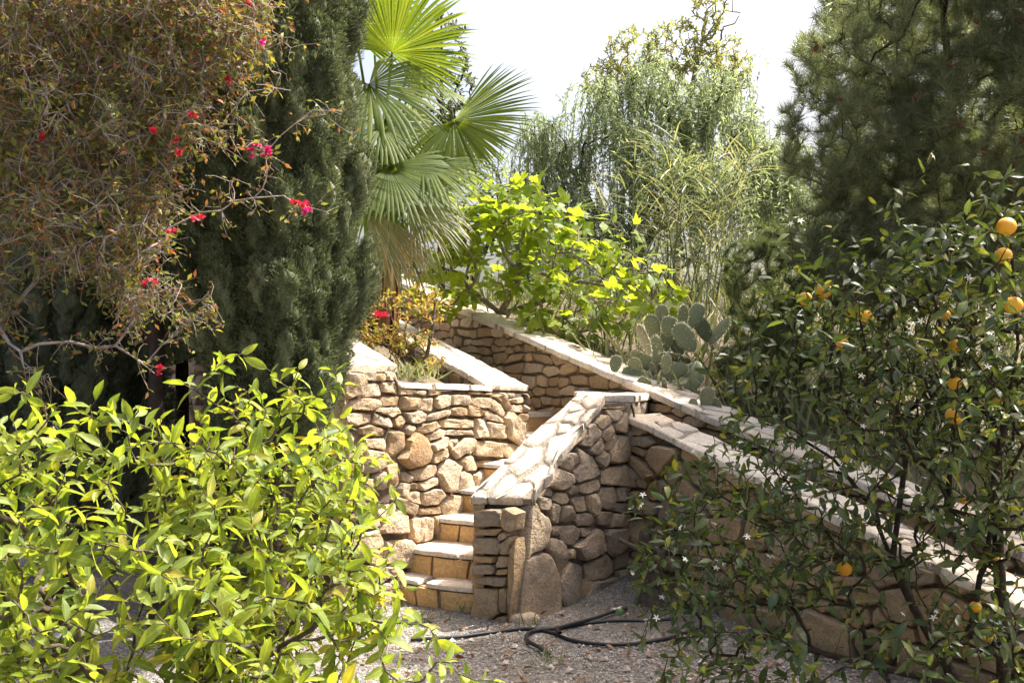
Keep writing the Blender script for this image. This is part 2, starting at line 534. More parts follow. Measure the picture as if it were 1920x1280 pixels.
def lay(parent, name, seeds, mapf, mats, rng, gap=0.008, bulge=0.035, rough=0.02, clampf=None, K=20, flat=False, back=0.07, cap=1.7, vis=None):
    n = 0
    for res in outlines(seeds, gap, K, cap, clampf):
        if res is None:
            continue
        c, pts = res
        if vis and not vis(c):
            continue
        m = mats if not isinstance(mats, list) else mats[int(rng.integers(len(mats)))]
        b = bulge * (0.6 + 0.8 * min(1.0, np.ptp(pts[:, 1]) / 0.2))
        stone_obj(parent, name, c, pts, mapf, m, b, rough, rng, back, flat)
        n += 1
    return n


class Plane:
    """vertical wall face: u along it, v up, h out of it"""
    def __init__(s, O, d):
        s.O = Vector((O[0], O[1], 0))
        s.d = Vector((d[0], d[1], 0)).normalized()
        s.n = Vector((s.d.y, -s.d.x, 0))

    def map(s, u, v, h):
        return s.O + s.d * u + s.n * h + Vector((0, 0, v))

    def uv(s, x, y):
        ray = P(x, y, 1.0) - Vector((0, 0, EYE))
        k = (s.O - Vector((0, 0, EYE))).dot(s.n) / ray.dot(s.n)
        w = Vector((0, 0, EYE)) + ray * k
        return np.array([(w - s.O).dot(s.d), w.z])

    def trace(s, x, y, w, h, rot=0):
        r = math.radians(rot)
        c = s.uv(x, y)
        a = s.uv(x + math.cos(r) * w / 2, y + math.sin(r) * w / 2) - c
        b = s.uv(x - math.sin(r) * h / 2, y + math.cos(r) * h / 2) - c
        return c, np.stack([a, b], 1)


def solid(name, rings, mat, parent, caps=True):
    """closed prism from equal-length vertex rings"""
    n = len(rings[0])
    V = [tuple(p) for r in rings for p in r]
    o = Vector(np.mean(np.array(V), 0))
    faces = []
    for i in range(len(rings) - 1):
        for k in range(n):
            faces.append((i * n + k, i * n + (k + 1) % n, (i + 1) * n + (k + 1) % n, (i + 1) * n + k))
    me = bpy.data.meshes.new(name)
    fs = faces + ([tuple(range(n))[::-1], tuple((len(rings) - 1) * n + k for k in range(n))] if caps else [])
    me.from_pydata([Vector(v) - o for v in V], [], fs)
    me.materials.append(mat)
    return link(name, me, parent, o)


# ------------------------------------------------------------------ plan of the place (metres, camera at the origin looking along +Y)
DS = Vector((0.495, 0.869, 0))                 # up the lower flight
DB = Vector((-0.488, 0.873, 0)).normalized()   # along the upper flight and the back wall, up-hill
SL = 0.243                                     # slope of the copings along DB
W0 = Vector((-0.73, 7.02, 0))                  # planter wall, foot of the steps
B0 = Vector((2.217, 6.0, 0))                   # a point on the back wall's face


def B_top(s):                                  # height of the back wall's coping at distance s from B0
    return 0.885 + SL * s


# ---- ground
def make_ground():
    xs = np.concatenate([[-120, -40, -15], np.arange(-6, 6.01, 0.12), [15, 40, 120]])
    ys = np.concatenate([[-60, -10, 0], np.arange(2.0, 9.51, 0.12), [12, 20, 60, 200]])
    X, Y = np.meshgrid(xs, ys)
    Z = np.zeros_like(X)
    for i in range(X.shape[0]):
        for j in range(X.shape[1]):
            x, y = X[i, j], Y[i, j]
            if -6 <= x <= 6 and 2 <= y <= 9.5:
                Z[i, j] = 0.02 * noise.noise(Vector((x * 1.2, y * 1.2, 0))) + 0.006 * noise.noise(Vector((x * 6, y * 6, 3)))
                # earth banked up in the inner corner of the walls
                d = math.hypot(x - 0.86, (y - 7.25))
                Z[i, j] += 0.10 * math.exp(-(d / 0.5) ** 2)
    ny, nx = X.shape
    V = np.stack([X.ravel(), Y.ravel(), Z.ravel()], 1)
    i = np.arange(ny - 1)[:, None] * nx + np.arange(nx - 1)[None, :]
    i = i.ravel()
    me = mesh_np('ground', V, [np.stack([i, i + 1, i + nx + 1, i + nx], 1)], M['gravel'], True)
    tag(link('ground', me), 'pale grey gravel ground at the foot of the walls', None, None, 'structure')


make_ground()


def make_hill():
    """the slope held up by the back wall"""
    ss = np.concatenate([[-30, -12, -6], np.arange(-3, 12.1, 0.5), [16, 24, 40]])
    ws = np.concatenate([[0.22, 0.6, 1.0, 1.6, 2.4, 3.5], np.arange(5, 31, 2.5), [60, 120]])
    nrm = Vector((DB.y, -DB.x, 0))          # away from the camera
    V = []
    for w in ws:
        for s in ss:
            z = 0.885 + SL * min(max(s, -2.0), 6.5) - 0.10 + 0.05 * min(w, 25)
            z += 0.10 * noise.noise(Vector((s * 0.7, w * 0.7, 1))) * min(1, w)
            p = B0 + DB * float(s) + nrm * float(w)
            V.append((p.x, p.y, z))
    nx, ny = len(ss), len(ws)
    i = (np.arange(ny - 1)[:, None] * nx + np.arange(nx - 1)[None, :]).ravel()
    me = mesh_np('hill', np.array(V), [np.stack([i, i + 1, i + nx + 1, i + nx], 1)[:, ::-1]], M['soil'], True)
    tag(link('hill', me), 'dry earth slope held behind the long wall', None, None, 'structure')


make_hill()

# ------------------------------------------------------------------ planter wall (sunlit, left of the steps)
rs = np.random.default_rng(11)
PW = Plane(W0, DS)
PW_U0, PW_U1 = -0.76, 1.70


def PW_top(u):
    return np.where(np.asarray(u) < -0.19, 1.62, 1.50 - 0.04 * (np.asarray(u) + 0.19))


CROP2 = [(350, 40, 80, 80), (425, 55, 80, 80), (270, 98, 105, 80), (360, 105, 70, 60), (425, 110, 45, 55), (290, 205, 140, 115),
         (420, 193, 140, 95), (545, 205, 105, 85), (660, 200, 110, 80), (760, 207, 90, 75), (870, 207, 120, 50), (985, 207, 90, 45),
         (1110, 220, 165, 65), (1225, 205, 65, 35), (1315, 240, 100, 45), (1415, 228, 75, 40), (1390, 282, 130, 45), (1265, 290, 130, 55, 45),
         (245, 310, 185, 90), (430, 285, 140, 85), (580, 300, 150, 115), (715, 320, 100, 110), (825, 292, 125, 105), (955, 278, 135, 85),
         (1105, 300, 120, 105), (1225, 345, 100, 140, -20), (1380, 345, 85, 60), (1445, 340, 45, 60), (220, 410, 170, 95), (425, 372, 145, 90),
         (370, 440, 140, 110), (500, 440, 100, 95), (620, 408, 150, 100), (790, 390, 190, 65, -12), (945, 365, 120, 70), (1070, 365, 140, 85, 20),
         (1210, 420, 170, 65, 38), (1410, 410, 120, 60), (1365, 500, 130, 220, -25), (1460, 475, 45, 90), (320, 510, 195, 85, 12),
         (715, 485, 190, 85, -18), (940, 447, 255, 85), (1105, 490, 85, 170), (1215, 500, 150, 150), (760, 540, 145, 80, -35), (955, 527, 230, 50),
         (330, 600, 165, 90), (480, 580, 130, 160), (565, 510, 60, 110, 10), (630, 640, 190, 250, -15), (785, 605, 155, 85, -22),
         (905, 600, 110, 80, -25), (975, 640, 180, 130, -25), (1165, 645, 195, 150), (1335, 650, 125, 120), (800, 695, 155, 95, -20),
         (1010, 745, 95, 170, -10), (1180, 740, 215, 60, -3), (1260, 690, 55, 40), (865, 845, 150, 250), (690, 820, 200, 90, -20),
         (560, 865, 70, 75), (985, 890, 145, 180), (720, 905, 180, 85, -12), (590, 925, 50, 60), (540, 945, 60, 100), (745, 1000, 175, 130, -15),
         (600, 1010, 100, 110), (895, 1080, 170, 195), (1020, 1000, 95, 70), (1015, 1100, 90, 95), (555, 1090, 160, 105, 15), (725, 1105, 165, 70),
         (240, 1150, 190, 80, -15), (270, 1220, 210, 60, -12), (470, 1190, 210, 200), (620, 1230, 90, 170), (700, 1240, 80, 190), (790, 1210, 100, 150)]
CROP4 = [(185, 430, 170, 150, -20), (370, 510, 180, 200), (215, 540, 130, 110), (330, 640, 160, 90), (180, 650, 160, 100)]
seeds = [PW.trace(620 + c[0] / 4, 680 + c[1] / 4, c[2] / 4, c[3] / 4, *(c[4:] or (0,))) for c in CROP2]
seeds += [PW.trace(640 + c[0] / 3.764, 900 + c[1] / 3.764, c[2] / 3.764, c[3] / 3.764, *(c[4:] or (0,))) for c in CROP4]
seeds = fill_rows(seeds, PW_U0, PW_U1, 0.0, 1.64, rs, hr=(0.10, 0.16), wr=(1.1, 2.2))


def clampPW(p):
    p = p.copy()
    p[:, 0] = np.clip(p[:, 0], PW_U0, PW_U1)
    p[:, 1] = np.clip(p[:, 1], -0.05, PW_top(p[:, 0]) - 0.045)
    return p


planter = empty('planter_wall', PW.map(0.4, 0, -0.2), 'sunlit dry-stone planter wall of pale rubble beside the steps', 'wall')
lay(planter, 'stone', seeds, PW.map, [M['stone'], M['stone'], M['stone'], M['stone_ochre']], rs, gap=0.006, bulge=0.042, rough=0.018, clampf=clampPW)
pts = [(PW_U0 + 0.02, -0.1), (PW_U1 - 0.02, -0.1), (PW_U1 - 0.02, 1.38), (-0.17, 1.455), (-0.19, 1.575), (PW_U0 + 0.02, 1.575)]
solid('core', [[PW.map(u, v, 0.004) for u, v in pts], [PW.map(u, v, -0.30) for u, v in pts]], M['joint'], planter)


# coping slabs on a sloping strip: outer edge and inner edge given by two start points and a direction
class Strip:
    def __init__(s, a, b, a1, b1):
        s.a, s.b, s.a1, s.b1 = [Vector(v) for v in (a, b, a1, b1)]
        s.L = ((s.a1 + s.b1) / 2 - (s.a + s.b) / 2).length
        s.W = (s.b - s.a).length
        s.n = (s.a1 - s.a).cross(s.b - s.a).normalized()
        if s.n.z < 0:
            s.n = -s.n

    def map(s, u, v, h):
        t, w = u / s.L, v / s.W
        p = (s.a * (1 - t) + s.a1 * t) * (1 - w) + (s.b * (1 - t) + s.b1 * t) * w
        return p + s.n * h


def coping(parent, strip, rng, size=0.26, over=0.03, back=0.05, mat='flag', umax=None, gap=0.006, wav=0.028):
    # crazy paving: unequal slabs thrown down at random, small ones fill the gaps
    seeds = []
    for k in range(int(60 * strip.L * strip.W / size ** 2)):
        w = size * rng.uniform(0.8, 1.9) * (1.0 if k < 25 * strip.L * strip.W / size ** 2 else 0.55)
        h = w * rng.uniform(0.45, 0.8)
        c = np.array([rng.uniform(0, strip.L), rng.uniform(0, strip.W)])
        A = seed_uv(c, w, h, rng.normal(-15, 35))[1]
        Ai = np.linalg.inv(A)
        if all(norm_p(q[3], c, q[0]) > 1.45 and norm_p(Ai, q[0], c) > 1.45 for q in seeds if abs(q[0][0] - c[0]) < size * 3):
            seeds.append((c, A, w, Ai))
    seeds = [(q[0], q[1]) for q in seeds]

    def cl(p):
        p = p.copy()
        wob = np.array([noise.noise(Vector((q[0] * 5, q[1] * 2, 7))) + 0.7 * noise.noise(Vector((q[0] * 19, q[1] * 2, 3))) for q in p]) * wav
        p[:, 0] = np.clip(p[:, 0], -over, strip.L)
        p[:, 1] = np.clip(p[:, 1], -over + wob, strip.W + over + wob)
        return p
    lay(parent, 'coping_slab', seeds, strip.map, M[mat], rng, gap=gap, bulge=0.008, rough=0.006, clampf=cl, K=18, flat=True, back=back, cap=2.4)
    e = 0.012
    us = np.linspace(-over + e, strip.L, 9)
    ring = lambda u: [strip.map(u, v, h) for v, h in ((-over + e, -back - 0.004), (-over + e, -0.005), (strip.W * 0.5, -0.005), (strip.W + over - e, -0.005), (strip.W + over - e, -back - 0.004))]
    solid('mortar_bed', [ring(float(u)) for u in us], M['mortar'], parent)


# level coping of the planter wall
cw = Strip(PW.map(-0.16, 1.50, 0.02), PW.map(-0.16, 1.50, -0.24), PW.map(1.10, 1.452, 0.02), PW.map(1.10, 1.452, -0.24))
coping(planter, cw, rs, size=0.30, over=0.012, back=0.035)

# ------------------------------------------------------------------ upper parapet between planter and upper flight
up = empty('upper_parapet', PW.map(1.7, 0, -0.3), 'low sloping parapet with broad white coping behind the planter', 'wall')
DBs = Vector((DB.x, DB.y, SL))
oa = Vector((0.115, 8.50, 1.455))
ia = Vector((-0.205, 7.94, 1.48))
UL = 4.2
coping(up, Strip(ia, oa, ia + DBs * UL, oa + DBs * UL), rs, size=0.34, over=0.025, back=0.045)
solid('core', [[ia - Vector((0, 0, 1.4)), ia - Vector((0, 0, 0.05)), oa - Vector((0.01, 0.0, 0.05)), oa - Vector((0.01, 0, 1.4))],
               [p + DBs * UL for p in (ia - Vector((0, 0, 1.4)), ia - Vector((0, 0, 0.05)), oa - Vector((0.01, 0, 0.05)), oa - Vector((0.01, 0, 1.4)))]], M['joint'], up)
UP = Plane((ia + DBs * UL).to_2d(), -DB.to_2d())     # planter side, u grows towards the corner
sd = fill_rows([], 0.5, UL, 1.1, 2.5, rs, hr=(0.08, 0.13), keep=lambda c: c[1] < 1.48 + SL * (UL - c[0]) + 0.02)


def clampUP(p):
    p = p.copy()
    p[:, 1] = np.minimum(p[:, 1], 1.48 - 0.05 + SL * (UL - p[:, 0]))
    p[:, 0] = np.minimum(p[:, 0], UL - 0.03)
    return p


lay(up, 'stone', sd, UP.map, [M['stone_ochre'], M['stone']], rs, bulge=0.03, rough=0.015, clampf=clampUP, K=14,
    vis=lambda c: c[1] > 1.40 + SL * (UL - c[0]) - 0.32)

# ------------------------------------------------------------------ shaded retaining wall behind the cypress
C3 = PW.map(PW_U0, 0, 0)
I3 = PW.map(-0.19, 0, 0)
sw = empty('retaining_wall', C3 + DB * 3, 'shaded rubble retaining wall running back behind the cypress', 'wall')
L3 = 12.0
oz, iz = Vector((C3.x, C3.y, 1.63)), Vector((I3.x, I3.y, 1.63))
coping(sw, Strip(oz, iz, oz + DBs * L3, iz + DBs * L3), rs, size=0.40, over=0.025, back=0.05)
SWP = Plane((C3 + DB * L3).to_2d(), -DB.to_2d())
sd = fill_rows([], 0, L3, 0.0, 4.2, rs, hr=(0.2, 0.34), wr=(1.0, 2.0), keep=lambda c: c[1] < 1.63 + SL * (L3 - c[0]) + 0.05)


def clampSW(p):
    p = p.copy()
    p[:, 1] = np.minimum(p[:, 1], 1.57 + SL * (L3 - p[:, 0]))
    p[:, 0] = np.clip(p[:, 0], 0, L3 - 0.005)
    return p


lay(sw, 'stone', sd, SWP.map, [M['stone_ochre'], M['stone_grey']], rs, gap=0.012, bulge=0.06, rough=0.03, clampf=clampSW, K=14)
q = [oz + Vector((0, 0, -1.7)), oz + Vector((0, 0, -0.06)), iz + Vector((0, 0, -0.06)), iz + Vector((0, 0, -1.7))]
ins = Vector((SWP.n.x, SWP.n.y, 0)) * -0.02 + DB * 0.05 - PW.n * 0.03
solid('core', [[p + ins for p in q], [p + ins + DBs * L3 for p in q]], M['joint'], sw)


# planting bed between the two sloping walls
def make_bed():
    V, nx, ny = [], 24, 10
    for j in range(ny):
        for i in range(nx):
            t, w = i / (nx - 1), j / (ny - 1)
            a = PW.map(-0.16, 1.42, -0.2) + DBs * (t * 11.0)
            b = PW.map(1.0, 1.40, -0.2) + DBs * (t * 11.0)
            p = a * (1 - w) + b * w
            V.append((p.x, p.y, p.z + 0.05 * noise.noise(Vector((p.x * 3, p.y * 3, 0)))))
    i = (np.arange(ny - 1)[:, None] * nx + np.arange(nx - 1)[None, :]).ravel()
    me = mesh_np('planting_bed', np.array(V), [np.stack([i, i + 1, i + nx + 1, i + nx], 1)], M['soil'], True)
    tag(link('planting_bed', me), 'brown earth of the planting bed above the planter wall', None, None, 'structure')


make_bed()

# ------------------------------------------------------------------ back wall along the upper flight
back = empty('back_wall', B0 + DB * 3.5, 'long ochre rubble wall with sloping coping behind the steps', 'wall')
BS0, BS1 = -2.6, 9.0
BP = Plane((B0 + DB * BS1).to_2d(), -DB.to_2d())           # u = BS1 - s
sd = fill_rows([], 0, BS1 - BS0, 0.0, 3.3, rs, hr=(0.075, 0.125), wr=(1.4, 3.6), tilt=9,
               keep=lambda c: c[1] < B_top(BS1 - c[0]) + 0.02 and c[1] > B_top(BS1 - c[0]) - (1.15 if BS1 - c[0] > 2.2 else 0.5))


def clampB(p):
    p = p.copy()
    p[:, 1] = np.minimum(p[:, 1], B_top(BS1 - p[:, 0]) - 0.055)
    return p


nB = lay(back, 'stone', sd, BP.map, [M['stone_ochre'], M['stone_ochre'], M['stone']], rs, gap=0.006, bulge=0.026, rough=0.013, clampf=clampB, K=16)
nb = Vector((DB.y, -DB.x, 0))
a = B0 + DB * BS0 + Vector((0, 0, B_top(BS0))) - nb * 0.03
b = a + nb * 0.34
LB = BS1 - BS0
coping(back, Strip(a, b, a + DBs * LB, b + DBs * LB), rs, size=0.36, over=0.02, back=0.05)
q = [a + nb * 0.04 - Vector((0, 0, 2.2)), a + nb * 0.04 - Vector((0, 0, 0.055)), b - Vector((0, 0, 0.055)), b - Vector((0, 0, 2.2))]
solid('core', [q, [p + DBs * LB for p in q]], M['joint'], back)

# ------------------------------------------------------------------ lower ledge wall in front of the back wall, right of the parapet
LW0 = Vector((0.872, 7.352, 0))                # meets the parapet
LWL = 5.2
ledge = empty('ledge_wall', LW0 - DB * 2, 'lower shaded rubble wall with stepped ledge behind the orange tree', 'wall')
LP = Plane(LW0.to_2d(), -DB.to_2d())


def L_top(u):
    return 1.257 - SL * u


LWT = [(1255, 230, 110, 70, 30), (1255, 400, 105, 70, 25), (1290, 540, 130, 70, 25), (1320, 660, 230, 100, 28), (1290, 490, 130, 80, 22), (1430, 620, 180, 150, 10),
       (1245, 720, 90, 170, -5), (1290, 770, 60, 60), (1380, 830, 60, 170, 10), (1450, 790, 110, 90), (1540, 720, 130, 160), (1250, 880, 90, 120), (1330, 930, 120, 90)]
sd = [LP.trace(860 + c[0] / 3.764, 700 + c[1] / 3.764, c[2] / 3.764, c[3] / 3.764, *(c[4:] or (0,))) for c in LWT[1:]]
sd = fill_rows(sd, 0, LWL, 0.0, 1.25, rs, hr=(0.11, 0.2), wr=(1.0, 2.2), tilt=14, keep=lambda c: c[1] < L_top(c[0]) + 0.02)


def clampL(p):
    p = p.copy()
    p[:, 0] = np.maximum(p[:, 0], 0.0)
    p[:, 1] = np.clip(p[:, 1], -0.08, L_top(p[:, 0]) - 0.045)
    return p


lay(ledge, 'stone', sd, LP.map, [M['stone_ochre'], M['stone_grey'], M['stone_ochre']], rs, gap=0.007, bulge=0.036, rough=0.016, clampf=clampL, K=18)
a = Vector((LW0.x, LW0.y, 1.257)) + LP.n * 0.02
b = a - LP.n * 0.30
dn = -DBs * LWL
coping(ledge, Strip(a, b, a + dn, b + dn), rs, size=0.24, over=0.02, back=0.045)
q = [a - LP.n * 0.04 - Vector((0, 0, 1.35)), a - LP.n * 0.04 - Vector((0, 0, 0.05)), b - Vector((0, 0, 0.05)), b - Vector((0, 0, 1.35))]
solid('core', [q, [p + dn for p in q]], M['joint'], ledge)

# ------------------------------------------------------------------ right parapet of the lower flight
par = empty('stair_parapet', (0.3, 7.0, 0), 'curving stair parapet with flagstone top rising from a squat end pillar', 'wall')
RP = Plane((0.0, 6.25), (0.6186, 0.7857))                  # right face
EP = Plane((-0.237, 6.46), (0.794, -0.608))                # end face towards the viewer
EPW = 0.30
PL = 1.41


def RP_top(u):
    return np.interp(np.asarray(u), [0.0, 0.16, 0.50, 0.77, 1.0, PL], [0.72, 0.735, 1.02, 1.20, 1.345, 1.35])


CROP3 = [(890, 670, 200, 220), (1090, 715, 195, 150), (985, 600, 110, 130, 30), (1110, 540, 140, 220, 10), (1060, 480, 70, 150, 35), (950, 520, 90, 150, 20),
         (905, 450, 100, 140, 25), (1030, 430, 80, 150, 30), (910, 785, 170, 110, -15), (785, 825, 85, 80), (700, 760, 150, 120), (610, 835, 100, 80),
         (705, 885, 100, 90), (830, 920, 110, 130), (930, 905, 90, 130), (1040, 870, 110, 170, 5), (1135, 850, 70, 100), (750, 985, 110, 140),
         (850, 1030, 110, 110), (655, 985, 90, 150), (1120, 945, 130, 70), (1115, 1030, 110, 90), (1020, 1010, 80, 80), (765, 1130, 130, 140),
         (670, 1110, 70, 90), (875, 1115, 90, 80), (1155, 210, 150, 80, -10), (1100, 295, 80, 80), (1140, 360, 90, 130, 30), (1190, 460, 40, 150),
         (1010, 350, 90, 60, -30), (590, 905, 90, 140, 20), (515, 1090, 230, 300, 10), (830, 420, 120, 90, -20), (780, 620, 120, 100, -30)]
CROP4R = [(1395, 720, 215, 470, 4), (1500, 530, 130, 270, -10), (1610, 700, 180, 280, 10), (1600, 520, 90, 80), (1720, 480, 160, 180),
          (1790, 630, 180, 170), (1820, 800, 200, 240), (1250, 750, 80, 430)]
sd = [RP.trace(860 + c[0] / 3.764, 700 + c[1] / 3.764, c[2] / 3.764, c[3] / 3.764, *(c[4:] or (0,))) for c in CROP3]
sd += [RP.trace(640 + c[0] / 3.764, 900 + c[1] / 3.764, c[2] / 3.764, c[3] / 3.764, *(c[4:] or (0,))) for c in CROP4R[:-1]]
sd = fill_rows(sd, 0.2, PL, 0.0, 1.4, rs, hr=(0.11, 0.18), wr=(1.0, 1.8), tilt=15, keep=lambda c: c[1] < RP_top(c[0]) - 0.04)


def clampR(p):
    p = p.copy()
    p[:, 0] = np.clip(p[:, 0], 0.02 + 0.15 * np.clip(p[:, 1] / 0.75, 0, 1), PL)
    p[:, 1] = np.clip(p[:, 1], -0.06, RP_top(p[:, 0]) - 0.03)
    return p


lay(par, 'stone', sd, RP.map, [M['stone_grey'], M['stone'], M['stone_grey']], rs, gap=0.005, bulge=0.038, rough=0.016, clampf=clampR)
CROPE = [(1040, 265, 190, 130), (1180, 255, 100, 140), (1050, 365, 180, 60), (1040, 460, 170, 120), (1165, 470, 60, 110), (1030, 555, 170, 55),
         (1145, 575, 95, 80), (1020, 625, 150, 75), (1145, 645, 90, 50), (1065, 710, 215, 80), (1035, 870, 180, 210), (1160, 845, 60, 160),
         (1145, 985, 100, 70), (1150, 400, 60, 70), (1060, 170, 190, 55), (1250, 170, 150, 60), (1225, 750, 75, 430)]
sd = [EP.trace(640 + c[0] / 3.764, 900 + c[1] / 3.764, c[2] / 3.764, c[3] / 3.764) for c in CROPE]


def clampE(p):
    p = p.copy()
    p[:, 0] = np.clip(p[:, 0], 0.0, EPW + 0.02 + 0.06 * np.clip(p[:, 1] / 0.75, 0, 1))
    p[:, 1] = np.clip(p[:, 1], -0.06, 0.725)
    return p


lay(par, 'stone', sd, EP.map, [M['stone_ochre'], M['stone_ochre'], M['stone_grey']], rs, gap=0.006, bulge=0.035, rough=0.018, clampf=clampE, K=18)

# coping line of the parapet: left and right edge
LA, LB2 = Vector((-0.245, 6.45, 0.775)), Vector((0.51, 7.50, 1.40))
RA, RB = Vector((0.125, 6.36, 0.775)), Vector((0.655, 7.06, 1.40))


class Curved(Strip):
    def map(s, u, v, h):
        t = u / s.L
        p = Strip.map(s, u, v, h)
        p.z += 0.03 * math.sin(math.pi * min(max(t, 0), 1))
        return p


cs = Curved(LA, RA, LB2, RB)
coping(par, cs, rs, size=0.2, over=0.02, back=0.05, gap=0.006, wav=0.03)
st = []
for i in range(7):
    t = i / 6
    l = cs.map(t * cs.L, 0.03, -0.055)
    r = cs.map(t * cs.L, cs.W - 0.03, -0.055)
    lb = Vector((l.x, l.y, -0.1))
    u_ = 0.06 + t * 0.96
    rb = RP.map(u_, -0.1, -0.004)
    rm = RP.map(max(u_, 0.16), min(r.z, float(RP_top(max(u_, 0.16))) - 0.01), -0.006)
    if i == 0:
        l, r, lb, rb, rm = [p + DS * 0.03 for p in (l, r, lb, rb, rm)]
    st.append([lb, rb, rm, l])
solid('core', st, M['joint'], par)
# flat-topped inner end that ties the parapet to the back wall
CORN = RP.map(PL, 0, -0.02)
inner = [Vector((0.53, 7.48, 0)), RP.map(1.0, 0, -0.02), CORN, Vector((1.09, 7.99, 0)), Vector((0.60, 8.88, 0))]
solid('core', [[p + Vector((0, 0, -0.1)) for p in inner], [p + Vector((0, 0, 1.345)) for p in inner]], M['joint'], par)
coping(par, Strip((0.50, 7.52, 1.395), (0.885, 7.335, 1.395), (0.60, 8.86, 1.395), (1.09, 7.96, 1.395)), rs, size=0.3, over=0.012, back=0.045)
CP = Plane((CORN.x, CORN.y), (0.335, 0.942))
sd = [seed_uv((0.16, 1.29), 0.30, 0.13, 3), seed_uv((0.46, 1.28), 0.28, 0.14, -4), seed_uv((0.2, 1.14), 0.34, 0.14, 5), seed_uv((0.5, 1.14), 0.26, 0.13, 0)]
lay(par, 'stone', sd, CP.map, M['stone_grey'], rs, bulge=0.03, rough=0.015, K=18, clampf=lambda p: np.stack([p[:, 0], np.minimum(p[:, 1], 1.345)], 1))
# stair-side face of the parapet
SP = Plane(LB2.to_2d(), (LA - LB2).to_2d())
Ls = (LA - LB2).to_2d().length
sd = fill_rows([], 0, Ls, 0.0, 1.4, rs, hr=(0.12, 0.18), keep=lambda c: c[1] < 1.38 - 0.61 * c[0] / Ls)


def clampS(p):
    p = p.copy()
    p[:, 1] = np.minimum(p[:, 1], 1.33 - 0.61 * p[:, 0] / Ls)
    p[:, 0] = np.minimum(p[:, 0], Ls - 0.01)
    return p


lay(par, 'stone', sd, SP.map, M['stone_ochre'], rs, bulge=0.02, rough=0.012, clampf=clampS, K=12)

# ------------------------------------------------------------------ steps
stair = empty('stone_steps', (-0.45, 6.8, 0), 'flight of ochre stone steps with pale worn treads between the walls', 'steps')
ES = Vector((0.87, -0.493, 0))
RISE = 0.17


def step_front(k):
    """front edge of step k as a polyline from the planter wall to beyond the parapet's near face"""
    l = W0 + DS * (0.325 * (k - 2) + (0.0 if k > 1 else 0.24)) - ES * 0.06
    if k == 1:
        a, b = Vector((-0.86, 6.98, 0)), Vector((-0.17, 6.47, 0))
        ctl = Vector((-0.58, 6.55, 0))
        return [a * (1 - t) ** 2 + ctl * 2 * t * (1 - t) + b * t * t for t in np.linspace(0, 1, 9)]
    w = 0.88
    bow = 0.05 if k == 2 else 0.025
    return [l + ES * (w * t) - DS * (bow * math.sin(math.pi * min(1, t * 1.15))) for t in np.linspace(0, 1, 9)]


for k in range(1, 6):
    fr = step_front(k)
    z = RISE * k
    root = bpy.data.objects.new('step', None)
    COL.objects.link(root)
    root.parent = stair
    root.location = fr[4] - Vector(stair.location) + Vector((0, 0, z - RISE))
    depth = 0.42 if k < 5 else 1.05
    # core block
    bk = [p + DS * depth for p in fr]
    ring = lambda zz, ins: [p + DS * ins + Vector((0, 0, zz)) for p in fr] + [p + Vector((0, 0, zz)) for p in reversed(bk)]
    solid('core', [ring(z - RISE - 0.12, 0.02), ring(z - 0.036, 0.02)], M['mortar'], root)
    # riser blocks
    cum = [0]
    for a, b in zip(fr, fr[1:]):
        cum.append(cum[-1] + (b - a).length)

    def rmap(u, v, h, fr=fr, cum=cum, z=z):
        u = min(max(u, 0), cum[-1] - 1e-4)
        i = max(j for j in range(len(cum) - 1) if cum[j] <= u)
        t = (u - cum[i]) / (cum[i + 1] - cum[i])
        p = fr[i] * (1 - t) + fr[i + 1] * t
        d = (fr[i + 1] - fr[i]).normalized()
        return p + Vector((d.y, -d.x, 0)) * h + Vector((0, 0, z - RISE + v))
    sd, u = [], 0.0
    while u < cum[-1]:
        w = rs.uniform(0.16, 0.36)
        sd.append(seed_uv((u + w / 2, 0.068), w, 0.128, rs.normal(0, 2)))
        u += w

    def clampT(p):
        p = p.copy()
        p[:, 1] = np.clip(p[:, 1], -0.02, RISE - 0.042)
        return p
    lay(root, 'riser_stone', sd, rmap, M['orange_stone'], rs, gap=0.006, bulge=0.006, rough=0.008, clampf=clampT, K=16, back=0.05)
    # tread slabs
    wid = [cum[0]]

    def tmap(u, v, h, rm=rmap, z=z):
        p = rm(u, RISE, 0.0)
        return p + DS * v + Vector((0, 0, h))
    sd, u = [], 0.0
    while u < cum[-1]:
        w = rs.uniform(0.35, 0.6)
        dd = depth if depth < 0.6 else 0.5
        sd.append(seed_uv((u + w / 2, dd / 2), w, dd * 1.1, rs.normal(0, 4)))
        if depth > 0.6:
            sd.append(seed_uv((u + w / 2, 0.85), w, 0.6, 5))
        u += w

    def clampD(p, depth=depth):
        p = p.copy()
        p[:, 1] = np.clip(p[:, 1], -0.014 + 0.006 * np.sin(p[:, 0] * 23), depth)
        return p
    lay(root, 'tread_slab', sd, tmap, M['flag'], rs, gap=0.004, bulge=0.008, rough=0.006, clampf=clampD, K=18, flat=True, back=0.03, cap=1.5)

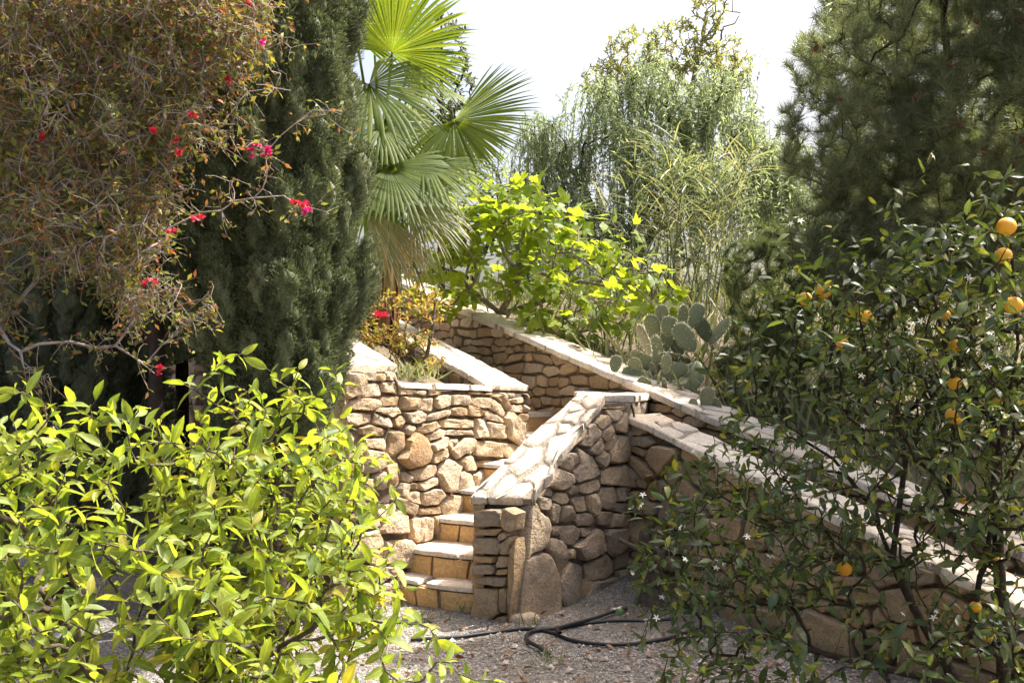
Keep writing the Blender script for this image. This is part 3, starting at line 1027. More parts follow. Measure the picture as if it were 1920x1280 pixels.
# upper flight, climbing away to the left behind the planter
for k in range(6):
    z = RISE * (6 + k)
    base = Vector((0.115, 8.50, 0)) + DB * (0.05 + 0.5 * k)
    nx_ = Vector((DB.y, -DB.x, 0))
    root = bpy.data.objects.new('step', None)
    COL.objects.link(root)
    root.parent = stair
    root.location = base - Vector(stair.location) + Vector((0, 0, z - RISE))
    f0, f1 = base - nx_ * 0.03, base + nx_ * 0.64
    q = [f0, f1, f1 + DB * 0.6, f0 + DB * 0.6]
    solid('riser_block', [[p + Vector((0, 0, z - RISE - 0.1)) for p in q], [p + Vector((0, 0, z - 0.04)) for p in q]], M['orange_stone'], root)
    q = [p + o for p, o in zip(q, (-DB * 0.02, -DB * 0.02, DB * 0, DB * 0))]
    solid('tread_slab', [[p + Vector((0, 0, z - 0.04)) for p in q], [p + Vector((0, 0, z)) for p in q]], M['flag'], root)

# loose flat stone at the pillar's foot
def loose_stone(name, x, y, Y, w, d, h, rot, label, mat):
    c = P(x, y, Y)
    c.z = 0.01
    th = np.linspace(0, 2 * np.pi, 14, endpoint=False)
    r = 1 + 0.22 * np.array([noise.noise(Vector((math.cos(t) * 1.3 + x, math.sin(t) * 1.3, y))) for t in th])
    V = []
    for s, zz in ((0.9, -0.02), (1.02, h * 0.45), (0.82, h * 0.95), (0.4, h)):
        for t, rr in zip(th, r):
            px_, py_ = math.cos(t) * rr * s * w / 2, math.sin(t) * rr * s * d / 2
            V.append((px_ * math.cos(rot) - py_ * math.sin(rot), px_ * math.sin(rot) + py_ * math.cos(rot), zz + 0.012 * noise.noise(Vector((px_ * 20, py_ * 20, x)))))
    V.append((0, 0, h))
    K = 14
    k = np.arange(K); k2 = (k + 1) % K
    qd = np.concatenate([np.stack([i * K + k, i * K + k2, (i + 1) * K + k2, (i + 1) * K + k], 1) for i in range(3)])
    tr = np.stack([3 * K + k, 3 * K + k2, np.full(K, 4 * K)], 1)
    o = link(name, mesh_np(name, np.array(V), [qd, tr], M[mat], True), None, c)
    tag(o, label, 'stone')


loose_stone('loose_stone', 985, 1163, 6.25, 0.2, 0.1, 0.05, 0.3, 'flat loose stone lying at the foot of the stair pillar', 'stone')
loose_stone('fallen_stone', 1100, 1115, 6.95, 0.26, 0.16, 0.14, 0.7, 'brown stone half sunk in the banked earth under the parapet', 'stone_ochre')
# ------------------------------------------------------------------ plant tools
def tubes(paths, radii, sides=5):
    """paths: list of (n,3) arrays; radii: list of (n,) arrays -> V, [quads]"""
    Vs, Fs, o = [], [], 0
    th = np.linspace(0, 2 * np.pi, sides, endpoint=False)
    for p, r in zip(paths, radii):
        p = np.asarray(p, float)
        n = len(p)
        if n < 2:
            continue
        t = unit(np.gradient(p, axis=0))
        ref = np.array([0, 0, 1.0]) if abs(t[0, 2]) < 0.9 else np.array([1.0, 0, 0])
        x = unit(np.cross(t, ref))
        y = np.cross(t, x)
        ring = p[:, None, :] + (x[:, None, :] * np.cos(th)[None, :, None] + y[:, None, :] * np.sin(th)[None, :, None]) * np.asarray(r)[:, None, None]
        Vs.append(ring.reshape(-1, 3))
        i = (np.arange(n - 1)[:, None] * sides + np.arange(sides)[None, :]).ravel()
        j = (np.arange(n - 1)[:, None] * sides + (np.arange(sides)[None, :] + 1) % sides).ravel()
        Fs.append(np.stack([i, j, j + sides, i + sides], 1) + o)
        o += n * sides
    return np.concatenate(Vs), [np.concatenate(Fs)]


def tube_obj(name, paths, radii, mat, parent, sides=5, kind=None):
    V, Fq = tubes(paths, radii, sides)
    o = V.mean(0)
    return link(name, mesh_np(name, V - o, Fq, mat, True), parent, o, kind)


class Tmpl:
    def __init__(s, V, tris):
        s.V = np.asarray(V, float)
        s.T = np.asarray(tris, int)


def leaf_tmpl(ys, ws, fold=0.25, droop=0.15, wave=0.0):
    """leaf along +y (length 1), normal +z"""
    V, T = [], []
    n = len(ys)
    for y, w in zip(ys, ws):
        z = -droop * y * y
        V += [(0, y, z), (-w, y, z + fold * w + wave * math.sin(y * 9)), (w, y, z + fold * w - wave * math.sin(y * 9 + 1))]
    for i in range(n - 1):
        a, b = 3 * i, 3 * (i + 1)
        for s in (1, 2):
            q = (a, b, b + s, a + s) if s == 2 else (a, a + s, b + s, b)
            if ws[i] == 0:
                T.append((a, b, b + s) if s == 2 else (a, b + s, b))
            elif ws[i + 1] == 0:
                T.append((a, b, a + s) if s == 2 else (a, a + s, b))
            else:
                T += [(q[0], q[1], q[2]), (q[0], q[2], q[3])]
    return Tmpl(V, T)


T_CITRUS = leaf_tmpl([0, 0.12, 0.32, 0.58, 0.82, 1.0], [0, 0.09, 0.17, 0.18, 0.10, 0], 0.38, 0.20, 0.012)
T_CITRUS2 = leaf_tmpl([0, 0.12, 0.32, 0.58, 0.82, 1.0], [0, 0.10, 0.19, 0.19, 0.11, 0], 0.22, 0.38, 0.02)
T_CITRUS3 = leaf_tmpl([0, 0.14, 0.36, 0.62, 0.84, 1.0], [0, 0.09, 0.165, 0.17, 0.09, 0], 0.5, 0.05, 0.02)
T_CITRUS4 = leaf_tmpl([0, 0.12, 0.32, 0.58, 0.82, 1.0], [0, 0.11, 0.21, 0.215, 0.12, 0], 0.05, 0.65, 0.05)
T_CITRUS5 = leaf_tmpl([0, 0.12, 0.30, 0.55, 0.80, 1.0], [0, 0.08, 0.14, 0.15, 0.08, 0], 0.7, -0.12, 0.03)
T_LOW = leaf_tmpl([0, 0.35, 0.7, 1.0], [0, 0.2, 0.17, 0], 0.3, 0.2)
T_TINY = Tmpl([(0, 0, 0), (-0.22, 0.45, 0.08), (0.22, 0.45, 0.08), (0, 1, 0)], [(0, 3, 1), (0, 2, 3)])
T_NEEDLE = Tmpl([(-0.5, 0, 0), (0.5, 0, 0), (0, 1, 0)], [(0, 1, 2)])
T_BLADE = leaf_tmpl([0, 0.25, 0.5, 0.75, 1.0], [0.012, 0.026, 0.026, 0.017, 0], 0.4, 0.35)


def fig_tmpl():
    # three broad lobes
    ang = np.radians([-150, -120, -92, -68, -48, -30, -14, 0, 14, 30, 48, 68, 92, 120, 150])
    rad = np.array([0.32, 0.42, 0.52, 0.60, 0.30, 0.46, 0.62, 0.74, 0.62, 0.46, 0.30, 0.60, 0.52, 0.42, 0.32])
    V = [(0, 0.30, 0.0)]
    for a, r in zip(ang, rad):
        x, y = math.sin(a) * r, 0.30 + math.cos(a) * r
        V.append((x, y, -0.22 * x * x - 0.18 * (y - 0.3) ** 2 + 0.03 * math.sin(a * 5)))
    V.append((0, 0.1, 0))
    T = [(0, i + 1, i) for i in range(1, 15)] + [(0, 1, 16), (0, 16, 15)]
    return Tmpl(V, T)


T_FIG = fig_tmpl()


def frames(d, n):
    d = unit(d)
    x = unit(np.cross(d, n))
    z = np.cross(x, d)
    return x, d, z


def cloud_geo(tm, pos, d, n, size, width=1.0):
    x, y, z = frames(d, n)
    S = np.asarray(size)[:, None, None]
    W = np.asarray(width if np.ndim(width) else np.full(len(pos), width))[:, None, None]
    L = tm.V[None, :, :] * S
    V = pos[:, None, :] + L[..., 0:1] * W * x[:, None, :] + L[..., 1:2] * y[:, None, :] + L[..., 2:3] * z[:, None, :]
    k = tm.V.shape[0]
    T = (tm.T[None] + (np.arange(len(pos)) * k)[:, None, None]).reshape(-1, 3)
    return V.reshape(-1, 3), T


def cloud(name, tm, pos, d, n, size, mat, parent, width=1.0, kind='stuff', smooth=False):
    V, T = cloud_geo(tm, pos, d, n, size, width)
    o = V.mean(0)
    ob = link(name, mesh_np(name, V - o, [T], mat, smooth), parent, o)
    if kind:
        ob['kind'] = kind
    return ob


def add_rib(me, tm, n=1):
    if len(tm.V) % 3 == 0 and len(tm.V) > 4:
        a = me.attributes.new('rib', 'FLOAT', 'POINT')
        a.data.foreach_set('value', np.tile(np.tile([1.0, 0.0, 0.0], len(tm.V) // 3), n).astype(np.float32))
    return me


def tmpl_mesh(name, tm, mat, smooth=True):
    return add_rib(mesh_np(name, tm.V, [tm.T], mat, smooth), tm)


def split_leaves(parent, tms, meshname, pos, d, n, size, mat, nparts=300, part='leaf', rest='leaves', low=None):
    """the leaves that show largest become objects, the rest one mass"""
    px = 960 + pos[:, 0] / pos[:, 1] * F
    py = 690 - (pos[:, 2] - EYE) / pos[:, 1] * F
    vis = (px > -20) & (px < 1940) & (py > -20) & (py < 1300)
    score = size / pos[:, 1] * np.where(vis, 1, 0.001)
    order = np.argsort(-score)
    big, small = order[:nparts], order[nparts:]
    meshes = [tmpl_mesh(meshname, t, mat) for t in tms]
    x, y, z = frames(d, n)
    for i in big:
        s = size[i]
        Mx = Matrix(((x[i, 0] * s, y[i, 0] * s, z[i, 0] * s, pos[i, 0]), (x[i, 1] * s, y[i, 1] * s, z[i, 1] * s, pos[i, 1]),
                     (x[i, 2] * s, y[i, 2] * s, z[i, 2] * s, pos[i, 2]), (0, 0, 0, 1)))
        link_m(part, meshes[int(i) % len(meshes)], parent, Mx)
    Vs, Ts, o = [], [], 0
    groups = np.array_split(small, len(tms))
    for t, g in zip(low or tms, groups):
        V, T = cloud_geo(t, pos[g], d[g], n[g], size[g])
        Vs.append(V)
        Ts.append(T + o)
        o += len(V)
    V = np.concatenate(Vs)
    c = V.mean(0)
    me = mesh_np(rest, V - c, [np.concatenate(Ts)], mat, True)
    t0 = (low or tms)[0]
    if all(len(q.V) == len(t0.V) for q in (low or tms)):
        add_rib(me, t0, len(small))
    link(rest, me, parent, c, 'stuff')


def grow(trunk, tips, rng, seg=0.1, jit=0.02, sag=0.0, pref=0.2, r_tip=0.003, expo=2.3, rmax=1.0):
    """trunk: list of polylines (n,3); tips (m,3). returns paths, radii; the first paths are the trunk polylines"""
    nodes, par, plen = [], [], []
    paths = []
    for ln in trunk:
        ids = []
        ln = np.asarray(ln, float)
        start = None
        if nodes:
            dd = np.linalg.norm(np.array(nodes) - ln[0], axis=1)
            start = int(dd.argmin())
            ids.append(start)
        dense = [ln[0]]
        for a, b in zip(ln, ln[1:]):
            k = max(1, int(np.linalg.norm(b - a) / seg))
            for i in range(1, k + 1):
                dense.append(a + (b - a) * i / k)
        for p in dense[(1 if start is not None else 0):]:
            pa = ids[-1] if ids else -1
            nodes.append(np.array(p))
            par.append(pa)
            plen.append((plen[pa] + np.linalg.norm(p - nodes[pa])) if pa >= 0 else 0.0)
            ids.append(len(nodes) - 1)
        paths.append(ids)
    base = nodes[0]
    order = np.argsort(np.linalg.norm(tips - base, axis=1))
    arr = np.zeros((len(nodes) + len(tips) * 40, 3))
    pl = np.zeros(len(arr))
    cnt = len(nodes)
    arr[:cnt] = nodes
    pl[:cnt] = plen
    par = list(par)
    for ti in order:
        tp = tips[ti]
        dv = np.linalg.norm(arr[:cnt] - tp, axis=1)
        j = int((dv + pref * pl[:cnt]).argmin())
        L = dv[j]
        g = par[j]
        dirn = unit(arr[j] - arr[g]) if g >= 0 else np.array([0, 0, 1.0])
        ctl = arr[j] + (tp - arr[j]) * 0.45 + dirn * L * 0.22 + np.array([0, 0, sag * L]) + rng.normal(0, 0.06 * L, 3)
        k = int(min(max(2, L / seg), 38))
        ids = [j]
        for i in range(1, k + 1):
            t = i / k
            p = arr[j] * (1 - t) ** 2 + ctl * 2 * t * (1 - t) + tp * t * t + (rng.normal(0, jit, 3) if i < k else 0)
            if cnt >= len(arr):
                break
            arr[cnt] = p
            par.append(ids[-1])
            pl[cnt] = pl[ids[-1]] + np.linalg.norm(p - arr[ids[-1]])
            ids.append(cnt)
            cnt += 1
        paths.append(ids)
    w = np.zeros(cnt)
    for ids in paths:
        w[ids[-1]] = max(w[ids[-1]], 1)
    for i in range(cnt - 1, -1, -1):
        w[i] = max(w[i], 1)
        if par[i] >= 0:
            w[par[i]] += w[i] if i in () else 0
    # number of tips fed by each node
    c = np.zeros(cnt)
    for ids in paths:
        c[ids[-1]] += 1
    for i in range(cnt - 1, -1, -1):
        if par[i] >= 0:
            c[par[i]] += c[i]
    rad = np.minimum(r_tip * np.maximum(c, 1) ** (1 / expo), rmax)
    P_ = [arr[ids] for ids in paths]
    R_ = []
    for ids in paths:
        r = rad[ids].copy()
        if len(r) > 1 and par[ids[0]] >= 0:
            r[0] = min(r[0], r[1] * 1.3)
        R_.append(r)
    return P_, R_


def in_ellipsoids(ells, m, rng, shell=0.6):
    """m points in a union of ellipsoids (cx,cy,cz,rx,ry,rz), denser near the skin"""
    vol = np.array([e[3] * e[4] * e[5] for e in ells]) ** 0.8
    pick = rng.choice(len(ells), m, p=vol / vol.sum())
    E = np.array(ells, float)[pick]
    v = unit(rng.normal(size=(m, 3)))
    r = rng.uniform(0, 1, m) ** (1 / 3)
    r = r * (1 - shell) + shell * rng.uniform(0.75, 1.0, m)
    return E[:, :3] + v * r[:, None] * E[:, 3:]


def shoot_leaves(paths, rng, length, spacing, size, up=0.3, droop=-0.15, spread=1.0, skip=0):
    """leaves in a spiral along the last stretch of each path"""
    pos, dr, nr, sz = [], [], [], []
    for p in paths[skip:]:
        p = np.asarray(p)
        if len(p) < 2:
            continue
        s = np.concatenate([[0], np.cumsum(np.linalg.norm(np.diff(p, axis=0), axis=1))])
        L = s[-1]
        use = min(L, length * rng.uniform(0.7, 1.3))
        k = max(2, int(use / spacing))
        ph = rng.uniform(0, 6.28)
        for i in range(k):
            q = L - use * (i + rng.uniform(0, 0.6)) / k
            j = min(max(int(np.searchsorted(s, q)) - 1, 0), len(p) - 2)
            f = (q - s[j]) / max(s[j + 1] - s[j], 1e-6)
            pt = p[j] * (1 - f) + p[j + 1] * f
            t = unit(p[j + 1] - p[j])
            ref = np.array([0, 0, 1.0]) if abs(t[2]) < 0.9 else np.array([1.0, 0, 0])
            x = unit(np.cross(t, ref))
            y = np.cross(t, x)
            a = ph + i * 2.4
            rad = x * math.cos(a) + y * math.sin(a)
            fwd = 0.9 if i == 0 else rng.uniform(0.2, 0.7)
            d = rad * spread * (0.3 if i == 0 else 1) + t * fwd + np.array([0, 0, droop]) + rng.normal(0, 0.18, 3)
            nn = np.array([0, 0, 1.0]) * up + t * 0.5 + rng.normal(0, 0.3, 3)
            pos.append(pt)
            dr.append(d)
            nr.append(nn)
            sz.append(rng.uniform(*size))
    return np.array(pos), unit(np.array(dr)), np.array(nr), np.array(sz)


def blossom_mesh():
    V, T = [], []
    for k in range(5):
        a = k * 2 * math.pi / 5
        c, s = math.cos(a), math.sin(a)
        pts_ = [(0.0, 0.0, 0.0), (0.2, -0.11, 0.10), (0.2, 0.11, 0.10), (0.5, -0.12, 0.12), (0.5, 0.12, 0.12), (0.75, 0, 0.02)]
        o = len(V)
        V += [(x * c - y * s, x * s + y * c, z) for x, y, z in pts_]
        T += [(o, o + 1, o + 2), (o + 1, o + 3, o + 4), (o + 1, o + 4, o + 2), (o + 3, o + 5, o + 4)]
    return mesh_np('blossom', np.array(V), [np.array(T)], M['petal'], True)


def bract_mesh(name, mat, seed, n=9):
    r = np.random.default_rng(seed)
    d = unit(r.normal(size=(n, 3)) + np.array([0, 0, 0.5]))
    V, T = cloud_geo(T_LOW, d * 0.12, d, r.normal(size=(n, 3)), r.uniform(0.55, 0.9, n), 1.9)
    return mesh_np(name, V, [T], mat, True)


def rot_m(loc, s, rng, tilt=1.0):
    from mathutils import Euler
    e = Euler((rng.uniform(-tilt, tilt), rng.uniform(-tilt, tilt), rng.uniform(0, 6.28)))
    return Matrix.Translation(loc) @ e.to_matrix().to_4x4() @ Matrix.Scale(s, 4)


def ball_mesh(name, mat, n=12, m=16, squash=0.96, dimple=0.05):
    V, Fq = [], []
    for i in range(n + 1):
        t = math.pi * i / n
        for j in range(m):
            a = 2 * math.pi * j / m
            r = 1.0
            z = math.cos(t) * squash
            if i == 0:
                z -= dimple
            if i == 1:
                z -= dimple * 0.3
            V.append((math.sin(t) * math.cos(a) * r, math.sin(t) * math.sin(a) * r, z))
    for i in range(n):
        for j in range(m):
            Fq.append((i * m + j, (i + 1) * m + j, (i + 1) * m + (j + 1) % m, i * m + (j + 1) % m))
    return mesh_np(name, np.array(V), [np.array(Fq)], mat, True)


BLOSSOM = blossom_mesh()
ORANGE = ball_mesh('orange', M['orange'])
GREENF = ball_mesh('green_fruit', M['green_fruit'])


def citrus(name, label, base, trunk, ells, ntips, rng, mat, leafsize, shoot=0.24, spacing=0.028, r_tip=0.0028, bark='bark', extra_tips=None, droop=-0.15, nparts=300, pref=0.22, keep=None):
    root = empty(name, base, label, 'tree' if 'tree' in name else 'shrub', 'orange trees on the right' if 'orange' in name else None)
    tips = in_ellipsoids(ells, ntips, rng)
    if extra_tips is not None:
        tips = np.concatenate([tips, np.array(extra_tips)])
    if keep is not None:
        tips = tips[[bool(keep(t)) for t in tips]]
    tips = tips[tips[:, 2] > 0.12]
    pa, ra = grow(trunk, tips, rng, seg=0.07, jit=0.008, pref=pref, r_tip=r_tip)
    nt_ = len(trunk)
    tube_obj('trunk', pa[:nt_], ra[:nt_], M[bark], root, 9)
    tube_obj('branches', pa[nt_:], ra[nt_:], M[bark], root, 5, 'stuff')
    pos, d, n, sz = shoot_leaves(pa, rng, shoot, spacing, leafsize, skip=nt_, droop=droop)
    split_leaves(root, [T_CITRUS, T_CITRUS2, T_CITRUS3, T_CITRUS4, T_CITRUS5], name + '_leaf', pos, d, n, sz, M[mat], nparts)
    return root, pa[nt_:]


# ------------------------------------------------------------------ lemon shrub, left foreground
rl = np.random.default_rng(21)
ells = [(-1.42, 3.25, 0.98, 0.72, 0.55, 0.55), (-0.93, 3.75, 1.08, 0.42, 0.5, 0.50), (-0.72, 3.25, 0.68, 0.42, 0.45, 0.40),
        (-1.25, 2.85, 0.75, 0.60, 0.40, 0.45), (-0.62, 2.95, 0.5, 0.36, 0.3, 0.3), (-1.9, 3.2, 1.0, 0.45, 0.5, 0.55), (-0.85, 3.5, 0.95, 0.45, 0.45, 0.5)]
tops = [P(x, y, Y) for x, y, Y in ((345, 720, 3.6), (415, 665, 3.7), (455, 662, 3.7), (500, 690, 3.7), (560, 690, 3.8), (620, 690, 3.8), (650, 720, 3.8),
                                  (390, 700, 3.6), (530, 720, 3.7), (600, 735, 3.8), (180, 750, 3.2), (260, 770, 3.3), (300, 785, 3.4), (60, 745, 3.0), (20, 740, 2.9),
                                  (110, 760, 3.0), (730, 860, 3.7), (745, 930, 3.6), (720, 900, 3.6), (690, 870, 3.7), (790, 1170, 3.4), (760, 1100, 3.4), (820, 1200, 3.3), (740, 1060, 3.5),
                                  (650, 800, 3.7), (680, 990, 3.6), (930, 1275, 2.9), (860, 1262, 2.95), (820, 1240, 3.0), (560, 745, 3.7), (480, 730, 3.6), (590, 790, 3.6))]
tk = [[(-1.25, 3.55, -0.02), (-1.22, 3.5, 0.25), (-1.12, 3.48, 0.5), (-1.0, 3.5, 0.8), (-0.95, 3.6, 1.1)],
      [(-1.22, 3.5, 0.25), (-1.4, 3.4, 0.55), (-1.55, 3.3, 0.85)], [(-1.12, 3.48, 0.5), (-0.85, 3.35, 0.62), (-0.65, 3.25, 0.75)]]
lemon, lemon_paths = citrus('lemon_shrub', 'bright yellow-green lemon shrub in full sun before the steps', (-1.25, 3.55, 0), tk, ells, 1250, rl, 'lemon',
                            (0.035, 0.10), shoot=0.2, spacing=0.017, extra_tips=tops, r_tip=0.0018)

# ------------------------------------------------------------------ orange trees, right foreground
FRUIT = [(1887, 425, 18), (1881, 479, 16), (1543, 544, 16), (1510, 560, 13), (1622, 594, 14), (1772, 590, 10), (1580, 645, 12), (1792, 648, 13),
         (1900, 572, 17), (1790, 718, 13), (1869, 746, 13), (1790, 779, 17), (1583, 1066, 14), (1862, 1047, 11), (1829, 1137, 11), (1854, 1192, 12), (1806, 938, 7)]
FY = [min(max(0.036 * F / r, 3.45), 4.3) for x, y, r in FRUIT]
FTIP = [P(x + 3, y - r * 1.6, Y) for (x, y, r), Y in zip(FRUIT, FY)]
ro = np.random.default_rng(33)
ells = [(1.55, 4.3, 1.45, 0.72, 0.62, 0.82), (0.86, 4.15, 0.78, 0.40, 0.45, 0.40), (1.15, 4.3, 1.0, 0.5, 0.5, 0.45), (1.9, 4.0, 1.6, 0.55, 0.55, 0.8),
        (1.75, 3.8, 0.45, 0.45, 0.4, 0.28), (0.85, 3.7, 0.42, 0.35, 0.35, 0.22), (0.95, 4.2, 0.9, 0.5, 0.4, 0.4), (1.1, 4.0, 0.55, 0.45, 0.4, 0.3)]
tops = [P(x, y, Y) for x, y, Y in ((1480, 425, 4.2), (1500, 500, 4.2), (1640, 380, 4.3), (1720, 340, 4.2), (1740, 300, 4.2), (1840, 330, 4.0), (1880, 350, 4.0), (1820, 310, 4.0),
                                  (1190, 930, 4.2), (1210, 1180, 4.0), (1180, 1210, 3.9), (1230, 1140, 4.0), (1330, 700, 4.4), (1370, 790, 4.3), (1400, 760, 4.3), (1340, 830, 4.3),
                                  (1300, 870, 4.3), (1600, 815, 4.2), (1490, 840, 4.2), (1560, 480, 4.2), (1530, 560, 4.2))]
tk = [[(2.08, 4.2, -0.05), (1.9, 4.25, 0.25), (1.76, 4.35, 0.55), (1.68, 4.4, 0.75)],
      [(1.68, 4.4, 0.75), (1.58, 4.4, 1.0), (1.42, 4.4, 1.2), (1.25, 4.35, 1.3)], [(1.68, 4.4, 0.75), (1.45, 4.35, 0.78), (1.1, 4.25, 0.75)],
      [(1.68, 4.4, 0.75), (1.72, 4.35, 1.2), (1.62, 4.3, 1.7)], [(1.9, 4.25, 0.25), (1.5, 4.2, 0.35), (1.0, 4.1, 0.5)]]
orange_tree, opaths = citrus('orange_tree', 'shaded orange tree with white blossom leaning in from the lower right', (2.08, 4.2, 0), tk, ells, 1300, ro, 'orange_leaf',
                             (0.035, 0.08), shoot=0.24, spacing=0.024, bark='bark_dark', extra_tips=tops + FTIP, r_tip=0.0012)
tk = [[(2.14, 4.32, -0.05), (2.13, 4.33, 0.5), (2.11, 4.33, 0.92), (2.08, 4.32, 1.03), (2.16, 4.25, 1.7), (2.1, 4.2, 2.2)],
      [(2.11, 4.33, 0.92), (1.9, 4.35, 0.98), (1.72, 4.35, 1.0), (1.6, 4.35, 1.08)], [(1.9, 4.35, 0.98), (1.92, 4.3, 1.5), (1.8, 4.25, 1.9)]]
ells = [(2.05, 4.15, 1.9, 0.45, 0.45, 0.5), (2.1, 4.1, 1.2, 0.4, 0.4, 0.45), (1.7, 4.35, 1.6, 0.4, 0.4, 0.5), (1.95, 4.0, 0.7, 0.35, 0.35, 0.4)]
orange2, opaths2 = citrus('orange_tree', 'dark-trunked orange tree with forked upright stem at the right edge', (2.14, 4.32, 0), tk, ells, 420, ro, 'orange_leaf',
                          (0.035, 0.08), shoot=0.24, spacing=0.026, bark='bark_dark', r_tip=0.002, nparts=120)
alltips = np.concatenate([np.asarray(p)[-3:] for p in opaths + opaths2])


def hang(mesh, name, x, y, r, parent, Y=None, big=0.036):
    Y = Y or min(max(big * F / r, 3.45), 4.3)
    c = P(x, y, Y)
    o = link_m(name, mesh, parent, Matrix.Translation(c) @ Matrix.Rotation(ro.uniform(-0.3, 0.3), 4, 'X') @ Matrix.Scale(r * Y / F, 4))
    j = ((alltips - np.array(c)) ** 2).sum(1).argmin()
    e = alltips[j]
    top = np.array(c) + np.array([0, 0, r * Y / F * 0.9])
    mid = (top + e) / 2 + np.array([0, 0, 0.05])
    t = np.linspace(0, 1, 6)[:, None]
    pth = e * (1 - t) ** 2 + mid * 2 * t * (1 - t) + top * t * t
    V, Fq = tubes([pth], [np.full(6, 0.0022)], 5)
    o2 = V.mean(0)
    s = link('stalk', mesh_np('stalk', V - o2, Fq, M['bark'], True), parent, o2)
    return o


for x, y, r in FRUIT:
    hang(ORANGE, 'orange', x, y, r, orange_tree)
for x, y, r in ((1336, 1115, 9), (1162, 1146, 8)):
    g = hang(GREENF, 'green_fruit', x, y, r, orange_tree, 4.1)
BL = [(1205, 935), (1218, 1158), (1240, 1120), (1293, 1055), (1375, 855), (1345, 1065), (1450, 1032), (1468, 1025), (1395, 840), (1400, 1230), (1470, 1215), (1570, 880),
      (1610, 690), (1632, 645), (1645, 680), (1572, 680), (1612, 800), (1715, 580), (1720, 595), (1705, 610), (1810, 715), (1815, 525), (1750, 300), (1830, 700), (1850, 690), (1490, 420),
      (1738, 890), (1755, 1155), (1770, 845), (1290, 840), (1530, 545), (1862, 630), (1400, 1010), (1160, 1135), (1280, 990), (1500, 590), (1840, 700), (1795, 690), (1660, 810), (1700, 1150)]
for i, (x, y) in enumerate(BL):
    for k in range(int(ro.integers(1, 4))):
        link_m('blossom', BLOSSOM, orange_tree, rot_m(P(x + ro.normal(0, 7), y + ro.normal(0, 7), ro.uniform(3.75, 4.1)), ro.uniform(0.016, 0.025), ro))
# ------------------------------------------------------------------ cypresses
def plume_mesh(name, mat, seed, n=520, fat=0.2, leaf=0.085, wid=0.55):
    """one upright tuft: scaly sprays lying over a rounded flame shape"""
    r = np.random.default_rng(seed)
    t = r.uniform(0, 1, n) ** 0.85
    a = r.uniform(0, 6.283, n)
    prof = np.sqrt(np.clip(1 - ((t - 0.42) / 0.6) ** 2, 0, 1))
    rad = fat * prof * r.uniform(0.7, 1.08, n)
    lump = 1 + 0.28 * np.sin(a * 3 + t * 11 + seed) + 0.15 * np.sin(a * 5 - t * 17)
    rad = rad * lump
    out = np.stack([np.cos(a), np.sin(a), (t - 0.42) * 1.2], 1)
    pos = np.stack([np.cos(a) * rad, np.sin(a) * rad, t], 1)
    d = out * r.uniform(0.3, 1.3, n)[:, None] * np.array([1, 1, 0.4]) + np.array([0, 0, 1.0]) + r.normal(0, 0.35, (n, 3))
    V, T = cloud_geo(T_TINY, pos, d, out + r.normal(0, 0.45, (n, 3)), leaf * r.uniform(0.6, 1.3, n), wid)
    # closely packed inner sprays: a lumpy flame under the loose tips
    nu, nv = 11, 14
    B, Q = [], []
    for i in range(nu + 1):
        tt = 0.02 + 0.9 * i / nu
        pr = math.sqrt(max(1 - ((tt - 0.42) / 0.6) ** 2, 0)) * (0.0 if i == nu else 1.0)
        for j in range(nv):
            aa = 6.2832 * j / nv
            lm = 1 + 0.28 * math.sin(aa * 3 + tt * 11 + seed) + 0.15 * math.sin(aa * 5 - tt * 17)
            q = fat * pr * lm * 0.7 * r.uniform(0.8, 1.15)
            B.append((math.cos(aa) * q, math.sin(aa) * q, tt + r.normal(0, 0.012)))
    for i in range(nu):
        for j in range(nv):
            Q += [(i * nv + j, i * nv + (j + 1) % nv, (i + 1) * nv + (j + 1) % nv), (i * nv + j, (i + 1) * nv + (j + 1) % nv, (i + 1) * nv + j)]
    return mesh_np(name, np.concatenate([V, np.array(B)]), [T, np.array(Q) + len(V)], mat, False)


PLUMES = [plume_mesh('foliage_plume', M['cypress'], 50 + i, 2300, fat=0.2, leaf=0.06, wid=0.45) for i in range(3)]
JPLUMES = [plume_mesh('juniper_spray', M['juniper'], 70 + i, 800, fat=0.22, leaf=0.09, wid=0.3) for i in range(3)]


def look_m(loc, zdir, s, spin, fat=1.0):
    z = Vector(zdir).normalized()
    x = z.orthogonal().normalized()
    x = Matrix.Rotation(spin, 3, z) @ x
    y = z.cross(x)
    return Matrix(((x.x * s * fat, y.x * s * fat, z.x * s, loc[0]), (x.y * s * fat, y.y * s * fat, z.y * s, loc[1]), (x.z * s * fat, y.z * s * fat, z.z * s, loc[2]), (0, 0, 0, 1)))


